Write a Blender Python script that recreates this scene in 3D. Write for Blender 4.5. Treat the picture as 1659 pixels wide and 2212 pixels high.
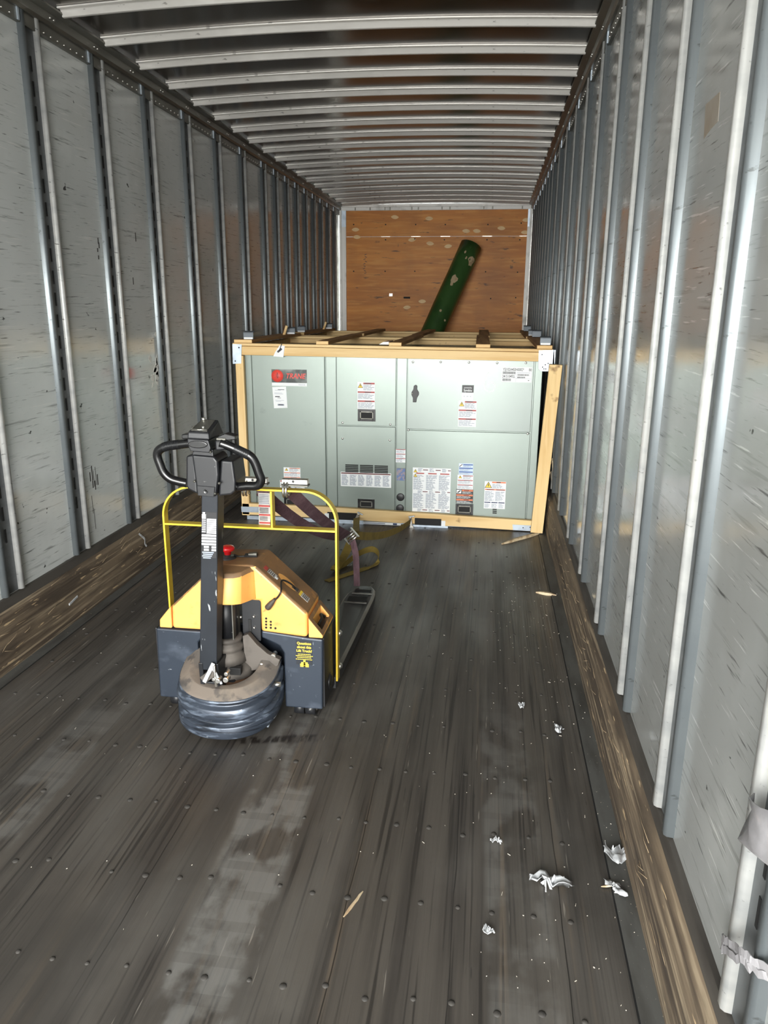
import bpy, bmesh, math, random
from mathutils import Vector, Matrix
random.seed(7)
R = math.radians
SC = bpy.context.scene
COL = SC.collection
for o in list(bpy.data.objects): bpy.data.objects.remove(o)

# ------------------------------------------------------------------ camera
FPX, YAW, PITCH, ROLL = 1630.0, -0.1343, 0.2665, 0.0069
CAM = Vector((2.079, 0.0, 1.590))
_f = Vector((math.sin(YAW)*math.cos(PITCH), math.cos(YAW)*math.cos(PITCH), -math.sin(PITCH)))
_r = Vector((math.cos(YAW), -math.sin(YAW), 0.0)); _u = _r.cross(_f)
CR = math.cos(ROLL)*_r + math.sin(ROLL)*_u
CU = -math.sin(ROLL)*_r + math.cos(ROLL)*_u
cd = bpy.data.cameras.new('camera'); cam = bpy.data.objects.new('camera', cd); COL.objects.link(cam)
M = Matrix((( CR.x, CU.x, -_f.x, CAM.x), (CR.y, CU.y, -_f.y, CAM.y), (CR.z, CU.z, -_f.z, CAM.z), (0,0,0,1)))
cam.matrix_world = M
cd.sensor_fit = 'VERTICAL'; cd.sensor_height = 24.0; cd.lens = FPX/2212.0*24.0
cd.clip_start = 0.02; cd.clip_end = 200
SC.camera = cam

def ray(px, py): return (px-829.5)/FPX*CR - (py-1106.0)/FPX*CU + _f
def at(px, py, Y):
    d = ray(px, py); t = (Y-CAM.y)/d.y; return CAM + d*t
def atz(px, py, Z=0.0):
    d = ray(px, py); t = (Z-CAM.z)/d.z; return CAM + d*t
def atx(px, py, X):
    d = ray(px, py); t = (X-CAM.x)/d.x; return CAM + d*t

# ------------------------------------------------------------------ light
W = 2.56; YB = 10.75; YO = -2.5
SKY, GROUND = 1.0, 0.42
world = bpy.data.worlds.new('daylight'); SC.world = world; world.use_nodes = True
nt = world.node_tree; bg = nt.nodes['Background']
tc = nt.nodes.new('ShaderNodeTexCoord'); sx = nt.nodes.new('ShaderNodeSeparateXYZ')
rp = nt.nodes.new('ShaderNodeValToRGB'); mr = nt.nodes.new('ShaderNodeMapRange')
mr.inputs[1].default_value = -1; mr.inputs[2].default_value = 1
nt.links.new(tc.outputs['Generated'], sx.inputs[0]); nt.links.new(sx.outputs[2], mr.inputs[0])
nt.links.new(mr.outputs[0], rp.inputs[0]); nt.links.new(rp.outputs[0], bg.inputs[0])
e = rp.color_ramp.elements
e[0].position = 0.0; e[0].color = (0.34*GROUND/.42, 0.34*GROUND/.42, 0.33*GROUND/.42, 1)
e[1].position = 1.0; e[1].color = (0.90, 0.96, 1.03, 1)
a = e.new(0.47); a.color = (0.46, 0.46, 0.45, 1)
a = e.new(0.505); a.color = (1.05, 1.04, 1.0, 1)
bg.inputs[1].default_value = 29.0
pl = bpy.data.lights.new('door_daylight', 'AREA'); pl.shape = 'RECTANGLE'; pl.size = 2.7; pl.size_y = 3.0
try: pl.cycles.is_portal = True
except Exception: pass
po = bpy.data.objects.new('door_daylight', pl); COL.objects.link(po)
po.location = (W/2, YO, 1.45); po.rotation_euler = (R(90), 0, 0)
SC.view_settings.view_transform = 'Standard'; SC.view_settings.look = 'None'
SC.view_settings.gamma = 1.0; SC.view_settings.use_curve_mapping = False
SC.view_settings.exposure = 0.0
try:
    SC.cycles.max_bounces = 16; SC.cycles.diffuse_bounces = 10; SC.cycles.glossy_bounces = 10
    SC.cycles.sample_clamp_indirect = 8.0; SC.cycles.caustics_reflective = True
except Exception: pass

# ------------------------------------------------------------------ materials
def C(r, g, b):
    f = lambda v: (v/255.0/12.92) if v/255.0 <= 0.04045 else ((v/255.0+0.055)/1.055)**2.4
    return (f(r), f(g), f(b), 1.0)

def mk(name, base, rough=0.5, metal=0.0, layers=(), bump=None, spec=0.5, rvar=None, coat=0.0, aniso=0.0):
    """layers: (scale xyz, rot xyz deg, lo, hi, colour, strength[, detail]) mixed over the base where the noise passes lo..hi"""
    m = bpy.data.materials.new(name); m.use_nodes = True
    t = m.node_tree; b = t.nodes['Principled BSDF']; L = t.links.new
    b.inputs['Roughness'].default_value = rough; b.inputs['Metallic'].default_value = metal
    b.inputs['Specular IOR Level'].default_value = spec
    if coat: b.inputs['Coat Weight'].default_value = coat; b.inputs['Coat Roughness'].default_value = 0.12
    b.inputs['Base Color'].default_value = base
    cur = None
    co = t.nodes.new('ShaderNodeTexCoord') if (layers or bump or rvar) else None
    def noise(scale, rot, detail=4.0, seed=0.0, dist=0.0):
        mp = t.nodes.new('ShaderNodeMapping'); mp.inputs['Scale'].default_value = scale
        mp.inputs['Rotation'].default_value = [R(v) for v in rot]
        mp.inputs['Location'].default_value = (seed*3.1, seed*1.7, seed*2.3)
        L(co.outputs['Object'], mp.inputs[0])
        n = t.nodes.new('ShaderNodeTexNoise'); n.inputs['Scale'].default_value = 1.0
        n.inputs['Detail'].default_value = detail; n.inputs['Distortion'].default_value = dist
        L(mp.outputs[0], n.inputs['Vector']); return n.outputs[0]
    for i, ly in enumerate(layers):
        sc, rot, lo, hi, colr, k = ly[:6]
        n = noise(sc, rot, ly[6] if len(ly) > 6 else 4.0, i+1)
        mp = t.nodes.new('ShaderNodeMapRange'); mp.inputs[1].default_value = lo; mp.inputs[2].default_value = hi
        mp.inputs[4].default_value = k; L(n, mp.inputs[0])
        mx = t.nodes.new('ShaderNodeMix'); mx.data_type = 'RGBA'
        L(mp.outputs[0], mx.inputs[0])
        if cur is None: mx.inputs[6].default_value = base
        else: L(cur, mx.inputs[6])
        mx.inputs[7].default_value = colr
        cur = mx.outputs[2]
    if cur is not None: L(cur, b.inputs['Base Color'])
    if rvar:
        sc, lo, hi, r0, r1 = rvar
        n = noise(sc, (0,0,0), 4.0, 9)
        mp = t.nodes.new('ShaderNodeMapRange'); mp.inputs[1].default_value = lo; mp.inputs[2].default_value = hi
        mp.inputs[3].default_value = r0; mp.inputs[4].default_value = r1
        L(n, mp.inputs[0]); L(mp.outputs[0], b.inputs['Roughness'])
    if bump:
        prev = None
        for (sc, strength, dist, det) in bump:
            n = noise(sc, (0,0,0), det, 5)
            bp = t.nodes.new('ShaderNodeBump'); bp.inputs['Strength'].default_value = strength; bp.inputs['Distance'].default_value = dist
            L(n, bp.inputs['Height'])
            if prev is not None: L(prev, bp.inputs['Normal'])
            prev = bp.outputs[0]
        L(prev, b.inputs['Normal'])
    m['b'] = 1
    return m

BLK = C(28, 28, 27)
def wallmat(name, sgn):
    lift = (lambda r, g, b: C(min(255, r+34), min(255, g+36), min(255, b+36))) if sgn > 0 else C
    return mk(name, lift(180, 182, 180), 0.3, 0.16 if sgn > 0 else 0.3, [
        ((1.3, 1.6, 0.9), (0,0,0), 0.42, 0.7, lift(164, 166, 163), 0.7),
        ((3, 2.4, 3.4), (0,0,0), 0.55, 0.75, lift(202, 204, 201), 0.5),
        ((3, 1.8, 1.3), (0,0,0), 0.58, 0.80, lift(148, 146, 139), 0.6),
        ((3, 3.2, 70), (sgn*7,0,0), 0.60, 0.74, C(120, 120, 116), 0.6, 7),
        ((3, 6.5, 130), (sgn*16,0,0), 0.64, 0.73, C(70, 70, 68), 0.75, 6),
        ((3, 9, 150), (sgn*32,0,0), 0.66, 0.74, C(66, 66, 64), 0.7, 6),
        ((3, 5, 110), (sgn*-6,0,0), 0.64, 0.70, C(232, 232, 228), 0.6, 5),
        ((9, 16, 22), (sgn*12,0,0), 0.725, 0.755, C(36, 34, 32), 0.9, 3),
        ], bump=[((1.5, 2.2, 3.2), 0.06, 0.03, 2.0), ((4, 6, 30), 0.05, 0.003, 3.0)], rvar=((2, 3, 9), 0.35, 0.7, 0.09, 0.26), spec=0.6)
MT = {}
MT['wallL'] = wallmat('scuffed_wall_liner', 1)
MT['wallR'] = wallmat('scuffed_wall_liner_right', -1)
MT['smear'] = mk('brown_smear', C(150, 138, 122), 0.4, 0.2, [((5,14,14),(0,0,0),.4,.65,C(166,160,150),.8)])
MT['rubber'] = mk('rubber_scuff', C(70, 68, 66), 0.6)
MT['rub'] = mk('pale_paint_rub', C(236, 234, 226), 0.5)
MT['post'] = mk('galvanised_post', C(224, 225, 222), 0.36, 0.45, [((6,6,14),(0,0,0),.45,.7,C(170,174,176),.6), ((30,30,60),(0,0,0),.66,.72,C(90,90,88),.7)], bump=[((25,25,12),.08,.003,3.0)])
MT['post_shaded'] = mk('shaded_post_flange', C(134, 141, 144), 0.45, 0.6, [((6,6,14),(0,0,0),.45,.7,C(124,131,135),.6), ((30,30,60),(0,0,0),.66,.72,C(84,86,86),.7)])  # darker copy of the post metal; near flanges carry their shading as colour
MT['chan'] = mk('post_channel', C(104, 107, 108), 0.45, 0.4, [((10,10,25),(0,0,0),.5,.7,C(80,84,86),.6)])
MT['black'] = mk('dark_void', (0.006,0.006,0.006,1), 0.7)
MT['rail'] = mk('aluminium_rail', C(122, 121, 114), 0.42, 0.75, [((8,3,8),(0,0,0),.45,.7,C(92,91,85),.7), ((30,6,30),(0,0,0),.62,.7,C(160,160,154),.5)], bump=[((20,5,20),.1,.003,3.0)])
MT['roof'] = mk('roof_skin', C(98, 92, 85), 0.2, 0.9, [((1.2,.9,1),(0,0,0),.4,.7,C(76,70,63),.7), ((4,6,4),(0,0,0),.6,.75,C(64,58,52),.5)], bump=[((1.2,1.6,1),.25,.03,2.0)])
MT['bow'] = mk('roof_bow_steel', C(244, 241, 235), 0.42, 0.5, [((3,10,10),(0,0,0),.5,.7,C(206,202,196),.5), ((20,60,60),(0,0,0),.67,.72,C(110,104,98),.6)], bump=[((3,12,12),.06,.004,2.0)])
MT['white'] = mk('white_trim', C(240, 240, 236), 0.45, 0.1, [((6,6,5),(0,0,0),.55,.72,C(150,148,142),.6)])
MT['plyface'] = mk('plywood_bulkhead', C(226, 146, 54), 0.5, 0, [
    ((1.2,1,9),(0,0,0),.35,.7,C(186,110,34),.8,6), ((3,1,34),(0,0,0),.5,.66,C(240,172,84),.55,6),
    ((1.6,1,1.4),(0,0,0),.5,.75,C(150,88,32),.6), ((5,1,26),(0,0,0),.66,.72,C(60,36,22),.8), ((9,1,9),(0,0,0),.70,.76,C(70,46,30),.7)], bump=[((6,2,40),.1,.003,3.0)])
MT['patch'] = mk('plywood_patch', C(250, 214, 156), 0.5, 0, [((8,1,60),(0,0,0),.5,.7,C(222,170,108),.6)])
MT['kick'] = mk('scuffed_kick_board', C(116, 101, 82), 0.75, 0, [
    ((30,1.1,26),(4,0,0),.42,.62,C(66,55,44),.9,7), ((60,1.6,60),(6,0,0),.54,.64,C(154,138,114),.8,6),
    ((14,2.5,14),(0,0,0),.52,.68,C(58,49,40),.7,5), ((80,9,70),(0,25,20),.66,.70,C(196,170,132),.8,3)], bump=[((60,2.5,60),.5,.006,6.0)])
MT['strip'] = mk('dark_floor_strip', C(86, 86, 83), 0.6, 0.2, [((20,4,20),(0,0,0),.45,.7,C(58,56,52),.8), ((120,120,120),(0,0,0),.69,.73,C(190,180,165),.9)])
MT['ledge'] = mk('wall_ledge', C(78, 74, 69), 0.65, 0.2, [((14,3,14),(0,0,0),.45,.7,C(52,48,44),.8)])
MT['wood'] = mk('crate_pine', C(236, 205, 148), 0.6, 0, [((1.5,14,22),(0,0,0),.42,.66,C(218,178,116),.8,5), ((3,30,60),(0,0,0),.56,.66,C(236,204,150),.6,5), ((7,7,7),(0,0,0),.70,.76,C(120,78,40),.8,3)], bump=[((4,40,60),.15,.002,4.0)])
MT['woodv'] = mk('crate_pine_upright', C(236, 205, 148), 0.6, 0, [((22,14,1.5),(0,0,0),.42,.66,C(218,178,116),.8,5), ((60,30,3),(0,0,0),.56,.66,C(238,206,152),.6,5), ((7,7,7),(0,0,0),.70,.76,C(130,86,46),.8,3)], bump=[((60,40,4),.15,.002,4.0)])
MT['wooddark'] = mk('brown_crate_slat', C(192, 146, 96), 0.65, 0, [((22,1.6,20),(0,0,0),.42,.66,C(152,108,64),.8,5), ((50,3,50),(0,0,0),.58,.68,C(214,172,118),.5,5)], bump=[((40,4,40),.2,.002,4.0)])  # slat wood darker and browner than the rails
MT['cab'] = mk('painted_cabinet', C(137, 147, 141), 0.35, 0.5, [((1.2,1,1),(0,0,0),.4,.7,C(127,138,132),.6), ((5,1,9),(0,0,0),.70,.78,C(116,122,118),.5)], bump=[((1.1,1,.9),.10,.02,1.0)])
MT['cabup'] = mk('painted_cabinet_toned_down', C(127, 135, 131), 0.35, 0.52, [((1.2,1,1),(0,0,0),.4,.7,C(121,130,125),.6)], bump=[((1.1,1,.9),.12,.02,1.0)])  # cabinet paint darkened on one panel to hold down the door reflection
MT['cabtop'] = mk('cabinet_roof', C(96, 100, 98), 0.4, 0.4)
MT['lilac'] = mk('foam_edge', C(196, 184, 204), 0.6)
MT['galv'] = mk('zinc_plate', C(190, 202, 214), 0.38, 0.75, [((14,14,14),(0,0,0),.45,.65,C(160,172,184),.7)])
MT['galvd'] = mk('grey_bracket', C(110, 117, 123), 0.5, 0.5)
MT['steel'] = mk('bare_steel', C(208, 206, 200), 0.28, 0.95, [((60,60,60),(0,0,0),.55,.7,C(150,146,138),.6)])
MT['paper'] = mk('white_label', C(240, 243, 244), 0.5)
MT['ltext'] = mk('label_print', C(150, 158, 172), 0.6)
MT['dtext'] = mk('label_print_dark', C(66, 66, 70), 0.6)
MT['redbar'] = mk('label_red', C(176, 66, 60), 0.5)
MT['orbar'] = mk('label_orange', C(228, 132, 92), 0.5)
MT['dkred'] = mk('label_dark_red', C(104, 40, 40), 0.5)
MT['bluebar'] = mk('label_blue', C(58, 92, 160), 0.5)
MT['ltblue'] = mk('label_light_blue', C(206, 224, 244), 0.5)
MT['dkblue'] = mk('label_navy', C(40, 54, 92), 0.5)
MT['labblack'] = mk('label_black', C(44, 44, 46), 0.45)
MT['logored'] = mk('logo_red', C(240, 84, 74), 0.45)
MT['yel'] = mk('hazard_yellow', C(246, 212, 70), 0.5)
MT['plate'] = mk('mottled_name_plate', C(60, 64, 62), 0.25, 0.3, [((8,8,8),(0,0,0),.48,.62,C(140,146,142),.7), ((60,60,60),(0,0,0),.66,.72,C(14,14,14),.8)])
MT['glossblack'] = mk('gloss_black_plastic', C(20, 20, 21), 0.22, 0, [((14,14,14),(0,0,0),.6,.75,C(52,50,48),.5)], spec=0.6)
MT['matblack'] = mk('black_plastic', C(28, 29, 32), 0.4, 0, [((9,9,9),(0,0,0),.5,.75,C(46,46,46),.5), ((40,40,60),(0,0,0),.70,.74,C(150,150,148),.6)], bump=[((90,90,90),.05,.001,2.0)])
MT['navy'] = mk('scratched_navy_steel', C(44, 52, 63), 0.42, 0.2, [((5,5,7),(0,0,0),.42,.7,C(40,46,56),.7), ((9,9,16),(0,0,0),.55,.72,C(84,92,104),.5,6), ((26,9,70),(8,20,0),.69,.73,C(170,176,182),.7,4), ((70,30,30),(0,-30,0),.705,.74,C(150,158,166),.6,4)], bump=[((20,20,30),.08,.002,3.0)])
MT['darkarm'] = mk('black_painted_arm', C(38, 42, 48), 0.38, 0.15, [((12,12,6),(0,0,0),.45,.7,C(28,31,35),.7), ((60,60,14),(0,20,0),.68,.71,C(190,194,196),.8,3)])
MT['skirt'] = mk('scuffed_black_bumper', C(66, 73, 84), 0.3, 0.35, [((6,6,16),(0,0,0),.42,.62,C(48,54,63),.8,6), ((14,14,60),(0,10,0),.52,.64,C(118,129,144),.75,6), ((8,8,90),(0,-14,0),.56,.64,C(30,33,38),.8,6), ((40,16,70),(0,30,0),.70,.74,C(196,200,204),.8,3)], bump=[((20,20,60),.12,.003,4.0)])
MT['dust'] = mk('dusty_bumper_top', C(118, 108, 98), 0.75, 0.05, [((11,11,11),(0,0,30),.46,.56,C(88,84,80),.8,5), ((20,20,20),(0,0,0),.6,.68,C(62,60,60),.7,4), ((6,6,6),(0,0,0),.55,.7,C(134,122,108),.6)])
MT['cast'] = mk('dusty_casting', C(96, 90, 84), 0.7, 0.2, [((12,12,12),(0,0,0),.45,.65,C(66,62,58),.8)])
MT['rustp'] = mk('rusty_ring', C(104, 76, 54), 0.8, 0.1, [((20,20,20),(0,0,0),.45,.65,C(72,52,38),.8)])
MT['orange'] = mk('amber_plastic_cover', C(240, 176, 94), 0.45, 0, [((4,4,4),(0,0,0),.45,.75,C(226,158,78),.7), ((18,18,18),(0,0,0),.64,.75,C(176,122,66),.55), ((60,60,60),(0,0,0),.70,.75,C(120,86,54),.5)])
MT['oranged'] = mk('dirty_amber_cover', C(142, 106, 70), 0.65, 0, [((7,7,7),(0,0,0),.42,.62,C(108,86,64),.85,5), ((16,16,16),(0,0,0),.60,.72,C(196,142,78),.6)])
MT['red'] = mk('red_button', C(206, 26, 32), 0.25, spec=0.6)
MT['guard'] = mk('yellow_guard_paint', C(232, 200, 66), 0.36, 0.4, [((14,14,14),(0,0,0),.5,.75,C(204,170,40),.6), ((50,50,50),(0,0,0),.70,.74,C(110,84,30),.7)])
MT['fork'] = mk('worn_fork', C(72, 72, 72), 0.42, 0.35, [((12,2.2,12),(0,0,0),.42,.65,C(50,50,50),.8,6), ((40,5,40),(0,0,10),.64,.70,C(140,138,132),.6,4)])
MT['forkedge'] = mk('bright_fork_edge', C(128, 126, 120), 0.45, 0.4, [((16,4,16),(0,0,0),.45,.65,C(96,94,90),.8,5)])
MT['maroon'] = mk('maroon_webbing', C(92, 66, 72), 0.8, 0, [((160,160,30),(0,0,0),.45,.6,C(70,48,54),.7), ((12,12,12),(0,0,0),.5,.7,C(122,98,104),.5)])
MT['gold'] = mk('yellow_webbing', C(138, 118, 54), 0.8, 0, [((14,14,14),(0,0,0),.45,.65,C(112,95,44),.7)])
MT['tag'] = mk('strap_tag', C(186, 182, 176), 0.6, 0, [((30,30,30),(0,0,0),.5,.65,C(146,140,132),.6)])
MT['tube'] = mk('green_wrapped_tube', C(58, 92, 46), 0.3, 0, [((5,5,2),(0,0,0),.45,.7,C(38,64,34),.8), ((12,12,4),(0,25,0),.68,.74,C(96,120,76),.5)], bump=[((9,9,3),.12,.006,3.0)], spec=0.55)
MT['tubepatch'] = mk('torn_tube_patch', C(196, 174, 140), 0.8, 0, [((20,20,20),(0,0,0),.5,.65,C(170,142,104),.7)])
MT['tubein'] = mk('tube_cardboard', C(122, 96, 66), 0.8)
MT['splinter'] = mk('splintered_wood', C(212, 194, 160), 0.7, 0, [((40,8,40),(0,0,0),.45,.62,C(156,128,96),.8)])
MT['fibre'] = mk('lifted_wood_fibre', C(150, 130, 102), 0.8)
MT['film'] = mk('shredded_film', C(186, 188, 189), 0.25, 0, [((30,30,30),(0,0,0),.45,.65,C(116,118,120),.6)], spec=0.7)
MT['pfilm'] = mk('grey_plastic_film', C(150, 148, 150), 0.25, 0, [((18,18,18),(0,0,0),.45,.65,C(118,116,118),.6)], spec=0.7)
MT['chips'] = mk('pale_chips', C(206, 198, 184), 0.6)
MT['cord'] = mk('black_cord', C(26, 25, 24), 0.45)
MT['plug'] = mk('dusty_plug', C(66, 58, 50), 0.6)
MT['brass'] = mk('brass_prongs', C(196, 178, 130), 0.3, 0.9)
MT['meshsticker'] = mk('blue_mesh_sticker', C(96, 120, 168), 0.5, 0, [((60,60,60),(0,0,0),.45,.6,C(170,150,140),.8)])

def floor_material():
    m = mk('worn_plank_floor', C(76, 71, 65), 0.55, 0.0, [
        ((16, 0.55, 1), (0,0,0), .40, .62, C(56, 52, 48), .9, 7),
        ((26, 0.8, 1), (0,0,0), .58, .70, C(106, 92, 76), .45, 6),
        ((75, 1.2, 1), (0,0,0), .55, .64, C(40, 37, 34), .8, 6),
        ((3.2, 1.1, 1), (0,0,0), .48, .72, C(106, 103, 98), .45, 6),
        ((2.1, 2.4, 1), (0,0,0), .55, .72, C(52, 49, 45), .55),
        ((95, 4.5, 1), (0,0,6), .70, .74, C(136, 130, 120), .7, 3),
        ((70, 6, 1), (0,0,-22), .725, .75, C(40, 38, 36), .7, 2),
        ], bump=[((60, 1.1, 1), .5, .005, 7.0)], rvar=((4, .8, 1), .35, .7, .36, .68), spec=0.5)
    t = m.node_tree; L = t.links.new; b = t.nodes['Principled BSDF']
    cur = b.inputs['Base Color'].links[0].from_socket
    co = t.nodes.new('ShaderNodeTexCoord'); s = t.nodes.new('ShaderNodeSeparateXYZ'); L(co.outputs['Object'], s.inputs[0])
    def mth(op, a, bb=None, c=None):
        n = t.nodes.new('ShaderNodeMath'); n.operation = op
        for i, v in enumerate((a, bb, c)):
            if v is None: continue
            if hasattr(v, 'links'): L(v, n.inputs[i])
            else: n.inputs[i].default_value = v
        return n.outputs[0]
    def nz(sc, det=4, loc=0):
        mp = t.nodes.new('ShaderNodeMapping'); mp.inputs['Scale'].default_value = sc; mp.inputs['Location'].default_value = (loc,)*3
        L(co.outputs['Object'], mp.inputs[0]); n = t.nodes.new('ShaderNodeTexNoise'); n.inputs['Scale'].default_value = 1; n.inputs['Detail'].default_value = det
        L(mp.outputs[0], n.inputs['Vector']); return n.outputs[0]
    def mix(fac, cur, col):
        x = t.nodes.new('ShaderNodeMix'); x.data_type = 'RGBA'; L(fac, x.inputs[0]); L(cur, x.inputs[6]); x.inputs[7].default_value = col; return x.outputs[2]
    def smooth(v, lo, hi):
        n = t.nodes.new('ShaderNodeMapRange'); n.interpolation_type = 'SMOOTHSTEP'; L(v, n.inputs[0]); n.inputs[1].default_value = lo; n.inputs[2].default_value = hi; return n.outputs[0]
    X, Y = s.outputs[0], s.outputs[1]
    # plank joints
    wob = mth('MULTIPLY', mth('SUBTRACT', nz((.5, 2.5, 1)), .5), .02)
    fr = mth('FRACT', mth('DIVIDE', mth('ADD', X, wob), .292))
    seam = mth('LESS_THAN', fr, .011)
    seam = mth('MULTIPLY', seam, smooth(nz((3, 1.7, 1), 3, 4), .38, .52))
    cur = mix(mth('MULTIPLY', seam, .85), cur, C(30, 28, 26))
    # wheel tracks: paler worn lanes broken into tread blocks
    for xc, hw, k in ((1.45, .12, .42), (2.22, .10, .22), (0.62, .10, .25)):
        d = mth('ABSOLUTE', mth('SUBTRACT', mth('ADD', X, mth('MULTIPLY', mth('SUBTRACT', Y, 1.8), .03)), xc))
        band = mth('SUBTRACT', 1.0, smooth(d, hw*.75, hw))
        near = mth('SUBTRACT', 1.0, smooth(Y, 2.2, 3.2))
        blk = mth('FRACT', mth('MULTIPLY', Y, 9.0))
        blk = mth('ADD', .72, mth('MULTIPLY', mth('GREATER_THAN', blk, .3), .28))
        f = mth('MULTIPLY', mth('MULTIPLY', band, near), mth('MULTIPLY', blk, smooth(nz((9, 6, 1), 5, xc), .44, .60)))
        cur = mix(mth('MULTIPLY', f, k), cur, C(138, 137, 133))
    # oily drag mark beside the bumper
    yy = mth('ABSOLUTE', mth('SUBTRACT', mth('ADD', Y, mth('MULTIPLY', X, -.22)), 2.165))
    f = mth('SUBTRACT', 1.0, smooth(yy, .012, .035))
    f = mth('MULTIPLY', f, mth('MULTIPLY', smooth(X, 1.16, 1.22), mth('SUBTRACT', 1.0, smooth(X, 1.46, 1.54))))
    f = mth('MULTIPLY', f, smooth(nz((40, 9, 1), 3, 2), .38, .55))
    cur = mix(mth('MULTIPLY', f, .85), cur, C(26, 20, 17))
    L(cur, b.inputs['Base Color'])
    return m
MT['floor'] = floor_material()
MT['bump'] = mk('floor_screw_head', C(58, 55, 51), 0.75, 0.0, [((30,30,30),(0,0,0),.5,.7,C(48,46,43),.8)])

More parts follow.
